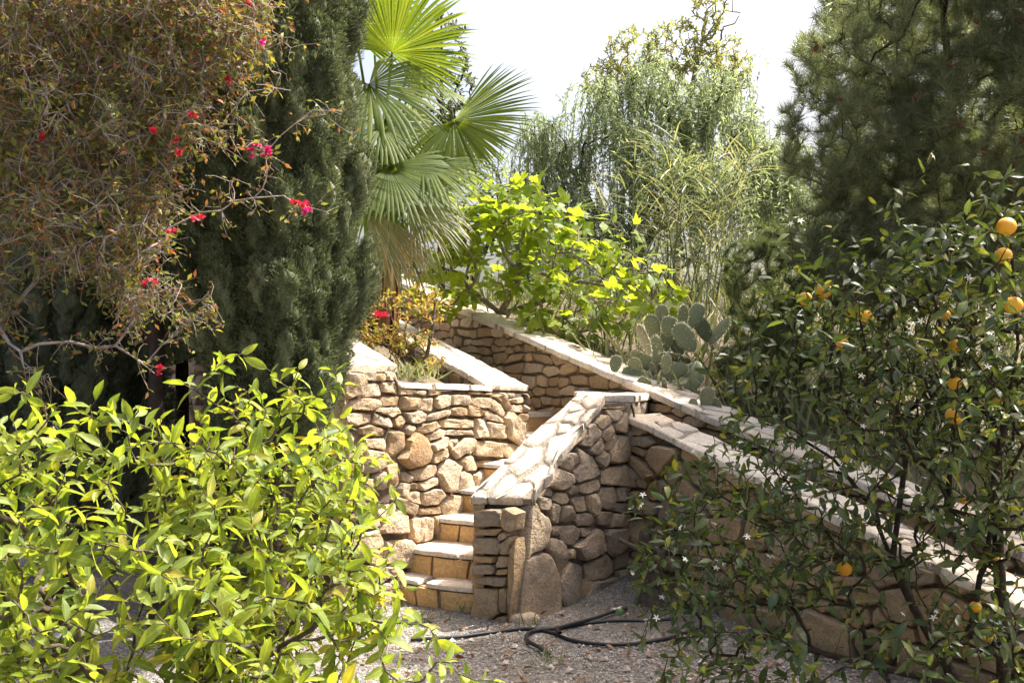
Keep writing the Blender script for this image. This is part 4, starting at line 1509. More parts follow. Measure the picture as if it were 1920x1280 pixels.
def column_tree(name, label, base, top, rfun, n, rng, meshes, size=(0.26, 0.46), z0=0.5, part='foliage_plume', cat='tree', bark='bark_dark', core=0.72, zpow=1.0):
    face = math.atan2(-base[1], -base[0]) + 0.25
    root = empty(name, base, label, cat, 'cypresses on the left' if 'cypress' in name else None)
    b = np.array(base, float)
    zs = np.linspace(0, top - b[2], 14)
    tube_obj('trunk', [np.stack([b[0] + 0 * zs, b[1] + 0 * zs, b[2] + zs], 1)], [0.075 * (1 - zs / zs[-1] * 0.9)], M[bark], root, 8)
    # inner mass of shaded twigs and foliage
    m = int(n * 14)
    zz = rng.uniform(z0, top, m)
    a = rng.uniform(0, 6.283, m)
    rr = np.array([rfun(q) for q in zz]) * core * rng.uniform(0.2, 1.0, m) ** 0.5
    pos = np.stack([b[0] + np.cos(a) * rr, b[1] + np.sin(a) * rr, zz], 1)
    d = np.stack([np.cos(a) * 0.5, np.sin(a) * 0.5, np.ones(m)], 1) + rng.normal(0, 0.3, (m, 3))
    cloud('inner_foliage', T_TINY, pos, d, rng.normal(size=(m, 3)), rng.uniform(0.04, 0.09, m), meshes[0].materials[0], root, 1.3)
    for i in range(n):
        z = z0 + (top - z0) * ((i + rng.uniform(0, 1)) / n) ** zpow
        a = face + (((i * 0.381966) % 1.0) - 0.5) * 3.9 + rng.normal(0, 0.1)        # the side that can be seen
        lump_ = noise.noise(Vector((math.cos(a) * 1.9, math.sin(a) * 1.9, z * 2.0 + b[0])))
        r = rfun(z) * (0.93 + 0.34 * lump_) * rng.uniform(0.84, 1.12)
        s = rng.uniform(*size)
        out = Vector((math.cos(a), math.sin(a), 0))
        loc = Vector((b[0], b[1], z - s * 0.4)) + out * (r - s * 0.13)
        link_m(part, meshes[i % 3], root, look_m(loc, out * rng.uniform(0.1, 0.6) + Vector((0, 0, 1)), s, rng.uniform(0, 6.28), rng.uniform(0.85, 1.25)))
    return root


rc = np.random.default_rng(5)


def r_cyp(z):
    return float(np.interp(z, [0.3, 1.2, 1.6, 2.2, 2.7, 3.2, 3.8, 5.0, 6.2], [0.22, 0.30, 0.37, 0.46, 0.50, 0.46, 0.40, 0.34, 0.12]))


column_tree('cypress_tree', 'tall dark cypress lit on its right flank before the planter wall', (-1.44, 6.05, 0), 5.2, lambda z: r_cyp(z) * 0.95, 280, rc, PLUMES, z0=1.25, size=(0.28, 0.46))


def r_cyp2(z):
    return float(np.interp(z, [0.3, 1.2, 2.4, 3.4, 5.0, 6.2], [0.2, 0.36, 0.46, 0.44, 0.34, 0.1]))


column_tree('cypress_tree', 'second cypress added for the shaded left side of the first, behind the twigs', (-1.98, 6.75, 0), 5.4, r_cyp2, 170, rc, PLUMES, (0.34, 0.55), z0=1.75)  # added tree, stands in for the first cypress's shaded left side

column_tree('cypress_tree', 'broad cypress added as dark backing behind the left end of the bougainvillea', (-3.55, 8.1, 0), 5.6, lambda z: 0.62 * float(np.interp(z, [0, 1, 4, 6], [0.8, 1, 1, 0.3])), 190, rc, PLUMES, (0.45, 0.75), z0=0.5)  # added tree, supplies the darkness behind the twigs
column_tree('cypress_tree', 'cypress added to darken the gap between bougainvillea and shaded wall', (-2.85, 8.6, 0), 5.6, lambda z: 0.58 * float(np.interp(z, [0, 1, 4, 6], [0.7, 1, 1, 0.3])), 190, rc, PLUMES, (0.45, 0.75), z0=2.1)  # added tree, darkens the gap where lit ground showed through


def r_jun(z):
    return float(np.interp(z, [0.3, 1.0, 1.6, 2.1, 2.4], [0.5, 0.6, 0.5, 0.32, 0.1]))


column_tree('juniper_shrub', 'grey-green juniper shrub in shade below the bougainvillea', (-2.95, 6.6, 0), 2.4, r_jun, 110, rc, JPLUMES, (0.25, 0.4), z0=0.5, part='juniper_spray', cat='shrub')

# ------------------------------------------------------------------ bougainvillea
rb = np.random.default_rng(91)
boug = empty('bougainvillea', (-3.1, 5.6, 0), 'twiggy bougainvillea mass with brown leaves and pink-red bracts', 'climber')
ells = [(-2.25, 5.0, 2.95, 0.7, 0.45, 0.55), (-1.6, 5.0, 3.3, 0.42, 0.35, 0.25), (-2.05, 4.9, 2.3, 0.40, 0.35, 0.3), (-2.6, 5.0, 3.4, 0.8, 0.5, 0.45),
        (-1.62, 5.0, 2.82, 0.28, 0.25, 0.12), (-1.9, 5.1, 3.6, 0.7, 0.45, 0.3), (-1.78, 5.0, 2.5, 0.22, 0.25, 0.12), (-1.5, 5.0, 3.05, 0.2, 0.2, 0.1),
        (-2.5, 4.9, 2.5, 0.3, 0.3, 0.3), (-1.85, 5.0, 2.0, 0.16, 0.2, 0.12), (-1.42, 5.05, 3.5, 0.2, 0.25, 0.15), (-2.6, 4.9, 2.0, 0.2, 0.2, 0.2)]
tips = in_ellipsoids(ells, 1350, rb, 0.3)
ext = [P(x, y, Y) for x, y, Y in ((585, 400, 5.0), (560, 385, 5.0), (490, 280, 5.0), (545, 170, 5.1), (520, 130, 5.1), (610, 215, 5.1), (640, 215, 5.1), (470, 265, 5.0), (360, 600, 4.9), (340, 620, 4.9),
                                 (380, 560, 4.9), (375, 585, 4.9), (290, 700, 4.8), (270, 680, 4.8), (65, 700, 4.7), (45, 690, 4.7), (90, 700, 4.7), (230, 560, 4.8), (545, 90, 5.2), (430, 340, 5.0), (250, 600, 4.9),
                                 (500, 330, 5.0), (415, 395, 5.0), (330, 560, 4.9), (180, 620, 4.8), (540, 15, 5.2), (395, 555, 4.9), (310, 590, 4.9), (130, 640, 4.8))]
tips = np.concatenate([tips, np.array(ext)])
tk = [[(-3.1, 5.6, -0.05), (-3.1, 5.55, 0.8), (-3.0, 5.45, 1.7), (-2.7, 5.3, 2.6), (-2.2, 5.1, 3.1)], [(-3.0, 5.45, 1.7), (-2.6, 5.2, 2.35), (-2.1, 5.0, 2.6), (-1.8, 5.0, 2.7)],
      [(-2.7, 5.3, 2.6), (-2.9, 5.0, 3.2)], [(-3.1, 5.55, 0.8), (-2.85, 5.2, 1.6), (-2.6, 5.0, 2.1)]]
pa, ra = grow(tk, tips, rb, seg=0.09, jit=0.016, sag=0.12, pref=0.12, r_tip=0.0022, expo=2.6, rmax=0.035)
tube_obj('stem', pa[:4], [np.minimum(r, 0.026) for r in ra[:4]], M['bark'], boug, 7)
tube_obj('twigs', pa[4:], ra[4:], M['twig'], boug, 3, 'stuff')
# short side spurs
sp, sr = [], []
for p in pa[4:]:
    p = np.asarray(p)
    for k in range(7):
        j = rb.integers(0, len(p))
        dd = unit(rb.normal(size=3) + np.array([0.1, -0.1, -0.25]))
        L = rb.uniform(0.05, 0.17)
        m1 = p[j] + dd * L * 0.5 + rb.normal(0, 0.012, 3)
        sp.append(np.stack([p[j], m1, p[j] + dd * L + np.array([0, 0, -0.015])]))
        sr.append(np.array([0.0019, 0.0017, 0.001]))
tube_obj('spurs', sp, sr, M['twig'], boug, 3, 'stuff')
ends = np.array([s[-1] for s in sp])
mids = np.array([s[1] for s in sp])
allp = np.concatenate([ends, mids, ends + rb.normal(0, 0.015, ends.shape), mids + rb.normal(0, 0.015, mids.shape)])
allp = allp[rb.uniform(size=len(allp)) < 0.85]
d = rb.normal(size=(len(allp), 3)) + np.array([0, 0, -0.3])
split_leaves(boug, [T_LOW, T_LOW], 'bougainvillea_leaf', allp, unit(d), rb.normal(size=(len(allp), 3)) + np.array([0, 0, 0.5]), rb.uniform(0.02, 0.05, len(allp)), M['boug_leaf'], 120, low=[T_TINY, T_TINY])
BP_ = [bract_mesh('bract_cluster', M['bract_pink'], 1), bract_mesh('bract_cluster', M['bract_red'], 2)]
FL = [(484, 80, 1), (480, 272, 1), (505, 288, 1), (497, 280, 1), (470, 285, 1), (555, 380, 0), (568, 385, 0), (575, 396, 1), (560, 378, 0), (360, 215, 0), (330, 262, 0), (338, 284, 0), (287, 249, 0),
      (425, 148, 0), (433, 150, 0), (460, 8, 0), (455, 3, 0), (460, 38, 0), (45, 115, 0), (15, 118, 0), (65, 130, 0), (5, 65, 0), (355, 140, 0), (348, 352, 0), (300, 695, 0), (290, 690, 0), (205, 595, 0),
      (372, 410, 0), (378, 402, 0), (390, 555, 0), (325, 435, 0), (200, 22, 0), (228, 45, 0), (75, 260, 0), (125, 300, 0), (545, 100, 0), (275, 530, 0), (130, 1120, 0)]
for i_, (x, y, pk) in enumerate(FL[:-1]):
    if i_ > 13 and i_ % 3:
        continue
    for k in range(2):
        link_m('bract_cluster', BP_[0 if pk else 1], boug, rot_m(P(x + rb.normal(0, 3), y + rb.normal(0, 3), 4.72 if x < 420 else 4.95), rb.uniform(0.022, 0.036), rb))

# dark pole that carries the climber
rail = empty('wooden_rail', P(380, 1000, 7.2) * 1.0, 'dark wooden rail crossing behind the bougainvillea twigs', 'rail')
rail.location.z = 0
a, b = P(255, 464, 6.0), P(500, 530, 6.25)
t = np.linspace(0, 1, 12)[:, None]
pr = np.array(a) * (1 - t) + np.array(b) * t + np.random.default_rng(3).normal(0, 0.006, (12, 3))
tube_obj('pole', [pr], [np.full(12, 0.036)], M['rail'], rail, 9)
for f in (0.12, 0.93):
    q = np.array(a) * (1 - f) + np.array(b) * f
    tube_obj('post', [np.array([[q[0], q[1] + 0.07, -0.05], [q[0], q[1] + 0.07, q[2] * 0.5], [q[0], q[1] + 0.07, q[2] + 0.05]])], [np.array([0.05, 0.048, 0.045])], M['rail'], rail, 9)

# ------------------------------------------------------------------ fan palm
rp = np.random.default_rng(17)
PALM_B = Vector((-1.25, 9.75, 1.95))
CROWN = Vector((-1.28, 9.6, 3.35))
palm = empty('fan_palm', PALM_B, 'fan palm with glowing green fronds behind the planter', 'palm')
tt = np.linspace(0, 1, 14)[:, None]
pth = np.array(PALM_B - Vector((0, 0, 0.2))) * (1 - tt) + np.array(CROWN) * tt
tube_obj('trunk', [pth], [0.14 + 0.02 * np.sin(np.arange(14) * 2.5)], M['bark'], palm, 12)


def frond(hub, tip, nrm, spread, nseg, rng, mat, droop=0.25, cup=0.15, join=0.6, fray=0.0, wscale=1.0, stalk=True):
    hub, tip = np.array(hub), np.array(tip)
    ax = tip - hub
    R = np.linalg.norm(ax)
    ax = ax / R
    n = np.array(nrm, float)
    n = unit(n - ax * n.dot(ax))
    bt = np.cross(n, ax)
    V, T, o = [], [], 0
    st = np.array([0.0, 0.25, 0.5, 0.7, 0.86, 1.0])
    dth = 2 * spread / (nseg - 1)
    for i in range(nseg):
        th = -spread + dth * i + rng.normal(0, dth * 0.12)
        L = R * (0.72 + 0.28 * math.cos(th * 0.8)) * rng.uniform(0.93, 1.04)
        d = math.cos(th) * ax + math.sin(th) * bt
        side = -math.sin(th) * ax + math.cos(th) * bt
        dr = droop * rng.uniform(0.6, 1.5) * (1.0 + fray * rng.uniform(0, 1))
        wob = rng.normal(0, 0.05)
        for s in st:
            full = L * s * math.tan(dth / 2) * 1.02
            w = full if s <= join else max(L * join * math.tan(dth / 2) * (1 - ((s - join) / (1 - join)) ** 1.3), 0.0)
            w *= wscale
            e = max(0, s - 0.45)
            c = hub + d * L * s + n * (cup * L * s * (1 - math.cos(th)) * 0.6 - 0.0) + np.array([0, 0, -1.0]) * dr * L * e * e * 2.2 + side * wob * L * e
            V += [c + n * w * 0.35, c - side * w, c + side * w]
        for k in range(len(st) - 1):
            a_, b_ = o + 3 * k, o + 3 * (k + 1)
            T += [(a_, b_, b_ + 1), (a_, b_ + 1, a_ + 1), (a_, a_ + 2, b_ + 2), (a_, b_ + 2, b_)]
        o += 3 * len(st)
    V = np.array(V)
    c = V.mean(0)
    fr = link('frond', mesh_np('frond', V - c, [np.array(T)], mat, False), palm, c)
    if stalk:
        cr = np.array(CROWN) + rng.normal(0, 0.05, 3)
        mid = (cr + hub) / 2 + np.array([0, 0, 0.12])
        t = np.linspace(0, 1, 8)[:, None]
        pp = cr * (1 - t) ** 2 + mid * 2 * t * (1 - t) + hub * t * t
        V2, F2 = tubes([pp], [np.linspace(0.022, 0.011, 8)], 6)
        c2 = V2.mean(0)
        link('leaf_stalk', mesh_np('leaf_stalk', V2 - c2, F2, M['palm'], True), fr, c2)
    return fr


FR = [  # hub px, Y, tip px, Y, normal, half spread deg, segs, material, droop
    ((735, 98), 9.1, (815, -50), 9.0, (0.3, -1, 0.3), 115, 56, 'palm', 0.10),
    ((692, 158), 8.9, (770, 250), 8.5, (0.2, -1, 0.6), 140, 52, 'palm', 0.25),
    ((852, 225), 9.2, (1000, 205), 8.9, (0.0, -1, 0.45), 62, 40, 'palm', 0.06),
    ((850, 228), 9.15, (865, 330), 9.0, (0.2, -1, 0.2), 75, 26, 'palm', 0.15),
    ((790, 300), 9.0, (915, 345), 8.7, (0.1, -0.7, 0.8), 50, 30, 'palm', 0.18),
    ((728, 312), 8.8, (845, 385), 8.5, (0.2, -0.8, 0.7), 75, 36, 'palm', 0.25),
    ((690, 388), 8.7, (775, 520), 8.6, (0.7, -0.8, 0.3), 34, 30, 'palm_old', 0.12),
    ((765, 385), 8.9, (865, 455), 8.7, (0.3, -0.9, 0.6), 42, 30, 'palm_old', 0.25),
    ((700, 60), 9.7, (655, -60), 9.8, (-0.3, -1, 0.3), 110, 44, 'palm', 0.12),
    ((765, 180), 9.9, (820, 260), 10.2, (0.3, -0.4, 1.0), 120, 44, 'palm', 0.3),
    ((690, 300), 9.4, (700, 440), 9.0, (0.0, -1, 0.4), 90, 40, 'palm', 0.25),
    ((745, 270), 9.6, (800, 350), 9.6, (0.5, -1, 0.4), 110, 40, 'palm', 0.3),
    ((800, 160), 10.0, (880, 180), 10.3, (0.2, -0.5, 1), 100, 40, 'palm', 0.25),
    ((735, 400), 9.1, (745, 545), 9.0, (0.3, -1, 0.1), 38, 26, 'palm_old', 0.1),
    ((650, 200), 9.6, (600, 260), 9.3, (-0.3, -0.7, 0.7), 110, 36, 'palm', 0.3),
    ((668, 70), 9.3, (690, -70), 9.2, (0.1, -1, 0.3), 120, 48, 'palm', 0.12),
    ((715, 235), 9.3, (800, 300), 9.1, (0.4, -0.9, 0.5), 130, 46, 'palm', 0.25),
    ((770, 345), 9.2, (850, 420), 9.0, (0.3, -0.8, 0.6), 70, 36, 'palm', 0.22),
    ((822, 290), 9.4, (900, 300), 9.4, (0.2, -0.8, 0.6), 100, 40, 'palm', 0.25),
    ((705, 340), 9.0, (735, 450), 8.8, (0.4, -1, 0.4), 80, 38, 'palm', 0.2),
    ((770, 120), 9.6, (860, 90), 9.7, (0.2, -0.9, 0.5), 110, 46, 'palm', 0.15),
]
for hp, hy, tp, ty, nr_, spd, ns, mt, dp in FR:
    frond(P(*hp, hy), P(*hp, hy) + (P(*tp, ty) - P(*hp, hy)) * 1.1, nr_, math.radians(spd), ns, rp, M[mt], dp, fray=1.0 if mt == 'palm_old' else 0.3)
# hanging dead leaves round the trunk
sk, so, sn, ss_ = [], [], [], []
for i in range(110):
    a = rp.uniform(0, 6.283)
    z = rp.uniform(2.3, 2.75)
    sk.append((CROWN.x + math.cos(a) * 0.16, CROWN.y + math.sin(a) * 0.16, z))
    so.append((math.cos(a) * 0.25, math.sin(a) * 0.25, -1))
    sn.append((math.cos(a), math.sin(a), 0.3))
    ss_.append(rp.uniform(0.45, 0.8))
cloud('dead_leaf_skirt', T_BLADE, np.array(sk), np.array(so), np.array(sn), np.array(ss_), M['palm_dead'], palm, 1.3)

# ------------------------------------------------------------------ fig tree on the slope
rf = np.random.default_rng(8)
ells = [(-0.17, 10.5, 3.0, 0.72, 0.55, 0.62), (0.62, 10.4, 2.82, 0.62, 0.55, 0.48), (1.2, 9.9, 2.3, 0.48, 0.45, 0.33), (-0.68, 10.5, 2.6, 0.40, 0.4, 0.42), (-0.45, 10.4, 3.15, 0.4, 0.4, 0.4), (0.5, 10.0, 2.15, 0.6, 0.35, 0.25), (0.15, 10.3, 3.25, 0.4, 0.4, 0.3)]
fig = empty('fig_tree', (-0.1, 10.9, 1.95), 'sprawling fig tree with big bright lobed leaves above the back wall', 'tree')
tips = in_ellipsoids(ells, 320, rf, 0.5)
tips = np.concatenate([tips, np.array([P(x, y, Y) for x, y, Y in ((925, 285, 10.6), (935, 305, 10.6), (1195, 430, 10.0), (1210, 460, 10.0), (1270, 545, 9.8), (1260, 570, 9.8), (1240, 500, 9.9), (990, 340, 10.5), (1065, 385, 10.4), (850, 340, 10.6))])])
tk = [[(-0.1, 10.9, 1.85), (-0.12, 10.85, 2.2), (0.05, 10.7, 2.5), (0.1, 10.6, 2.9)], [(-0.12, 10.85, 2.2), (-0.4, 10.7, 2.4), (-0.6, 10.6, 2.6)], [(-0.12, 10.85, 2.2), (0.3, 10.6, 2.3), (0.7, 10.3, 2.5), (1.1, 10.0, 2.4)]]
pa, ra = grow(tk, tips, rf, seg=0.1, jit=0.012, pref=0.2, r_tip=0.0042)
tube_obj('trunk', pa[:3], ra[:3], M['bark_pale'], fig, 9)
tube_obj('branches', pa[3:], ra[3:], M['bark_pale'], fig, 5, 'stuff')
pos, d, n, sz = shoot_leaves(pa, rf, 0.34, 0.05, (0.10, 0.185), up=0.8, droop=-0.35, skip=3)
n = n + np.array([0.1, -0.35, 0.3])
split_leaves(fig, [T_FIG], 'fig_leaf', pos + unit(d) * 0.05, d, n, sz, M['fig'], 300)

# ------------------------------------------------------------------ prickly pear
rk = np.random.default_rng(4)


def pad_mesh():
    V, Fq = [], []
    n, m = 10, 18
    for i in range(n + 1):
        t = math.pi * i / n
        for j in range(m):
            a = 2 * math.pi * j / m
            # egg outline in x/z, thin in y
            z = -math.cos(t)
            r = math.sin(t) ** 0.8 if 0 < i < n else 0.0
            w = r * (0.86 + 0.14 * z)
            yy = math.sin(a) * w * 0.13
            V.append((math.cos(a) * w * 0.72, yy, (z + 1) / 2 * 2.0))
    for i in range(n):
        for j in range(m):
            Fq.append((i * m + j, i * m + (j + 1) % m, (i + 1) * m + (j + 1) % m, (i + 1) * m + j))
    return mesh_np('cactus_pad', np.array(V), [np.array(Fq)], M['cactus'], True)


def spine_mesh():
    r = np.random.default_rng(2)
    pos, dr = [], []
    for i in range(46):      # on the rim
        a = i / 46 * 6.283
        z = 1 - math.cos(a)
        w = abs(math.sin(a)) ** 0.8 * (0.86 + 0.14 * (z - 1)) * 0.72 * (1 if math.sin(a) > 0 else -1)
        for k in range(3):
            pos.append((w, 0, z))
            dr.append(np.array([w, 0, z - 1]) + r.normal(0, 0.5, 3))
    for i in range(60):
        a, q = r.uniform(0, 6.283), math.sqrt(r.uniform(0, 0.8))
        sgn = r.choice([-1, 1])
        pos.append((math.cos(a) * q * 0.7, sgn * 0.12 * math.sqrt(1 - q * q), 1 + math.sin(a) * q))
        dr.append(np.array([0, sgn, 0]) + r.normal(0, 0.5, 3))
    pos = np.array(pos)
    V, T = cloud_geo(T_NEEDLE, pos, unit(np.array(dr)), r.normal(size=(len(pos), 3)), r.uniform(0.09, 0.19, len(pos)), 0.3)
    return mesh_np('spines', V, [T], M['spine'], False)


PAD, SPINES = pad_mesh(), spine_mesh()
cac = empty('prickly_pear', P(1255, 745, 8.4), 'clump of grey-green prickly pear pads behind the sloping wall', 'cactus')
PADS = [(1160, 145, 130, 150, -5, 0.3), (1075, 265, 150, 210, -15, 0.4), (1220, 245, 160, 130, 10, 0.1), (1345, 175, 85, 200, 5, 0.9), (1460, 150, 150, 200, 25, 0.2), (1530, 275, 150, 220, -30, 0.3),
        (1370, 350, 190, 240, -30, 0.2), (1190, 370, 120, 220, 12, 0.5), (1290, 400, 150, 200, -20, 0.5), (1000, 370, 60, 240, -22, 1.25), (1112, 540, 100, 340, -6, 1.2), (1010, 575, 120, 130, 0, 0.1),
        (915, 600, 130, 110, -35, 0.5), (930, 685, 150, 230, -75, 0.2), (1255, 660, 160, 230, 68, 0.2), (1085, 665, 35, 150, -15, 1.3), (1115, 780, 130, 150, 0, 0.2), (1185, 800, 40, 140, -8, 1.3),
        (740, 585, 120, 130, 10, 0.3), (1280, 530, 90, 240, 105, 0.6), (960, 515, 100, 140, -70, 0.4), (1195, 585, 90, 140, 5, 0.6), (1560, 890, 140, 160, 10, 0.2), (1440, 960, 90, 110, -5, 0.4),
        (1650, 985, 90, 160, -15, 0.9), (1670, 300, 70, 230, 35, 1.2), (1420, 640, 150, 180, 60, 0.4), (1300, 760, 110, 260, 80, 0.7), (1440, 760, 130, 200, 40, 0.4), (1130, 880, 120, 170, 0, 0.4), (1010, 790, 130, 160, -40, 0.5)]
for cx, cy, w, h, rot, turn in PADS:
    Y = rk.uniform(8.15, 8.6) if cy < 700 else rk.uniform(8.0, 8.3)
    if cx > 1400 and cy > 850:
        Y = 7.6
    c = P(1000 + cx / 4.8, 560 + cy / 4.8, Y)
    hh = max(h, w * 0.9) / 4.8 * Y / F * 1.2
    wid = hh * 0.72 if turn < 1 else hh * 0.72
    if turn < 1:
        wid = max(w / 4.8 * Y / F / max(math.cos(turn), 0.4), hh * 0.55)
    ax = Vector((math.sin(math.radians(rot)), rk.uniform(-0.3, 0.3), math.cos(math.radians(rot)))).normalized()
    xv = Vector((math.cos(turn), -math.sin(turn), 0))
    xv = (xv - ax * xv.dot(ax)).normalized()
    yv = ax.cross(xv)
    s, sw_ = hh / 2, wid / 2 / 0.72
    base = c - ax * hh / 2
    Mx = Matrix(((xv.x * sw_, yv.x * s, ax.x * s, base.x), (xv.y * sw_, yv.y * s, ax.y * s, base.y), (xv.z * sw_, yv.z * s, ax.z * s, base.z), (0, 0, 0, 1)))
    pd = link_m('cactus_pad', PAD, cac, Mx)
    spn = bpy.data.objects.new('spines', SPINES)
    COL.objects.link(spn)
    spn.parent = pd

# ------------------------------------------------------------------ yellowing shrub and tufts in the planter
rm = np.random.default_rng(6)
shrub = empty('planter_shrub', (-0.85, 7.95, 1.45), 'yellow and orange-leaved shrub with one red flower in the planter', 'shrub')
ells = [(-0.92, 7.9, 1.95, 0.30, 0.28, 0.28), (-0.75, 7.9, 1.72, 0.24, 0.24, 0.2), (-0.75, 8.0, 2.15, 0.2, 0.2, 0.14), (-0.98, 7.8, 1.75, 0.22, 0.2, 0.22), (-0.62, 8.2, 2.1, 0.16, 0.2, 0.14)]
tips = in_ellipsoids(ells, 210, rm, 0.5)
tk = [[(-0.85, 7.95, 1.40), (-0.87, 7.93, 1.65), (-0.9, 7.9, 1.85)], [(-0.87, 7.93, 1.65), (-0.75, 7.93, 1.8)], [(-0.85, 7.95, 1.40), (-0.68, 7.95, 1.7), (-0.63, 7.95, 1.95), (-0.62, 8.0, 2.1)]]
pa, ra = grow(tk, tips, rm, seg=0.05, jit=0.006, pref=0.2, r_tip=0.0028)
tube_obj('stem', pa[:3], ra[:3], M['bark'], shrub, 7)
tube_obj('branches', pa[3:], ra[3:], M['bark'], shrub, 4, 'stuff')
pos, d, n, sz = shoot_leaves(pa, rm, 0.09, 0.0075, (0.03, 0.055), up=0.8, droop=0.0, skip=3)
split_leaves(shrub, [T_LOW], 'shrub_leaf', pos, d, n, sz, M['milkweed'], 250)
for k in range(5):
    link_m('red_flower', BP_[1], shrub, rot_m(P(714 + rm.normal(0, 4), 590 + rm.normal(0, 2), 7.6), 0.045, rm))
tuft = empty('grass_tuft', P(775, 700, 7.45), 'small yellow-green spiky grass tuft on the planter edge', 'grass tuft')
m = 90
pos = np.array(P(775, 703, 7.5)) + rm.normal(0, 1, (m, 3)) * np.array([0.10, 0.06, 0.0]) + np.array([0, 0, -0.03])
cloud('blades', T_BLADE, pos, rm.normal(0, 0.5, (m, 3)) + np.array([0, 0, 0.9]), rm.normal(size=(m, 3)), rm.uniform(0.1, 0.2, m), M['reed'], tuft, 1.6)

# ------------------------------------------------------------------ giant reeds
rr_ = np.random.default_rng(14)
reed = empty('giant_reed', (2.0, 12.3, 2.0), 'tall pale giant reeds arching in front of the weeping tree', 'reed clump')
CT = [(1120, 370), (1160, 330), (1190, 300), (1215, 270), (1240, 255), (1265, 250), (1290, 300), (1310, 330), (1330, 310), (1360, 290), (1390, 280), (1420, 270), (1440, 250), (1400, 330), (1380, 380), (1340, 400),
      (1150, 420), (1180, 470), (1300, 260), (1230, 340), (1270, 380), (1320, 460), (1130, 500), (1370, 330), (1250, 300), (1205, 390), (1430, 300), (1350, 350)]
for x, y in CT:
    Y = rr_.uniform(11.6, 12.6)
    tp = np.array(P(x, y, Y))
    bs = np.array([2.05 + rr_.normal(0, 0.35) + (x - 1290) * 0.0012, 12.2 + rr_.normal(0, 0.25), 1.7])
    ctl = np.array([bs[0] * 0.75 + tp[0] * 0.25, bs[1], tp[2] * 0.75 + bs[2] * 0.25])
    t = np.linspace(0, 1, 14)[:, None]
    pth = bs * (1 - t) ** 2 + ctl * 2 * t * (1 - t) + tp * t * t
    V, Fq = tubes([pth], [np.linspace(0.013, 0.003, 14)], 6)
    c = V.mean(0)
    cane = link('cane', mesh_np('cane', V - c, Fq, M['reed'], True), reed, c)
    k = 16
    f = rr_.uniform(0.25, 1.0, k) ** 0.7
    idx = f * 13
    i0 = np.minimum(idx.astype(int), 12)
    pos = pth[i0] * (1 - (idx - i0))[:, None] + pth[i0 + 1] * (idx - i0)[:, None]
    tang = unit(pth[i0 + 1] - pth[i0])
    side = unit(rr_.normal(size=(k, 3)) * np.array([1, 1, 0.2]))
    cloud('leaves', T_BLADE, pos, tang * 0.8 + side * 0.8, np.array([0, 0, 1.0]) + rr_.normal(0, 0.3, (k, 3)), rr_.uniform(0.3, 0.55, k), M['reed'], cane, 0.7, 'stuff')

# ------------------------------------------------------------------ weeping pepper tree
rw = np.random.default_rng(23)
pepper = empty('pepper_tree', (1.9, 16.5, 2.4), 'large weeping pepper tree with hanging grey-green strands', 'tree')
ells = [(0.55, 16.0, 5.3, 0.40, 0.5, 0.35), (1.0, 16.2, 5.0, 0.4, 0.5, 0.4), (1.45, 16.2, 6.0, 0.45, 0.6, 0.4), (1.9, 16.0, 5.3, 0.5, 0.6, 0.4), (2.3, 16.3, 6.4, 0.5, 0.6, 0.4), (2.9, 16.2, 5.7, 0.5, 0.6, 0.4),
        (3.4, 16.3, 6.2, 0.5, 0.6, 0.35), (3.9, 16.3, 5.4, 0.45, 0.6, 0.4), (4.2, 16.2, 4.7, 0.4, 0.5, 0.4), (2.4, 15.5, 4.6, 0.9, 0.6, 0.4), (4.7, 16.2, 4.3, 0.4, 0.5, 0.5), (4.5, 16.2, 5.1, 0.35, 0.5, 0.4), (0.9, 15.6, 4.2, 0.6, 0.5, 0.35), (3.3, 15.6, 4.6, 0.7, 0.5, 0.4), (0.25, 15.9, 4.5, 0.3, 0.4, 0.4), (0.35, 16.0, 5.5, 0.3, 0.4, 0.3), (0.2, 15.9, 3.7, 0.35, 0.4, 0.4), (1.4, 15.7, 3.8, 0.7, 0.5, 0.4)]
tips = in_ellipsoids(ells, 1050, rw, 0.35)
tk = [[(1.9, 16.5, 2.2), (1.8, 16.5, 3.0), (1.6, 16.4, 3.6), (1.3, 16.3, 4.3), (1.0, 16.2, 4.8)], [(1.8, 16.5, 3.0), (2.3, 16.4, 3.8), (2.6, 16.3, 4.8), (2.8, 16.2, 5.4)], [(2.3, 16.4, 3.8), (3.0, 16.4, 4.3), (3.5, 16.4, 4.7)], [(1.6, 16.4, 3.6), (0.9, 16.2, 4.1), (0.5, 16.1, 4.4)]]
pa, ra = grow(tk, tips, rw, seg=0.22, jit=0.02, sag=0.18, pref=0.15, r_tip=0.004, rmax=0.12)
tube_obj('trunk', pa[:4], ra[:4], M['bark_dark'], pepper, 8)
tube_obj('branches', pa[4:], ra[4:], M['bark_dark'], pepper, 4, 'stuff')
pos, d, n = [], [], []
sp = []
for tp in np.concatenate([tips, tips[rw.integers(0, len(tips), 900)] + rw.normal(0, 0.18, (900, 3))]):
    L = rw.uniform(0.4, 1.35)
    out = rw.normal(0, 0.16, 2)
    k = int(L / 0.03)
    f = np.linspace(0, 1, k)
    st = np.stack([tp[0] + out[0] * f ** 0.5 * L, tp[1] + out[1] * f ** 0.5 * L, tp[2] + 0.12 * np.sin(f * 2) - L * f ** 1.2], 1)
    sp.append(st[::6])
    pos.append(st + rw.normal(0, 0.012, st.shape))
    dd = rw.normal(0, 0.75, (k, 3)) + np.array([0, 0, -0.8])
    d.append(dd)
pos, d = np.concatenate(pos), np.concatenate(d)
cloud('hanging_leaves', T_TINY, pos, d, rw.normal(size=(len(pos), 3)), rw.uniform(0.06, 0.13, len(pos)), M['pepper'], pepper, 0.5)
tube_obj('strands', sp, [np.full(len(s), 0.004) for s in sp], M['pepper'], pepper, 3, 'stuff')


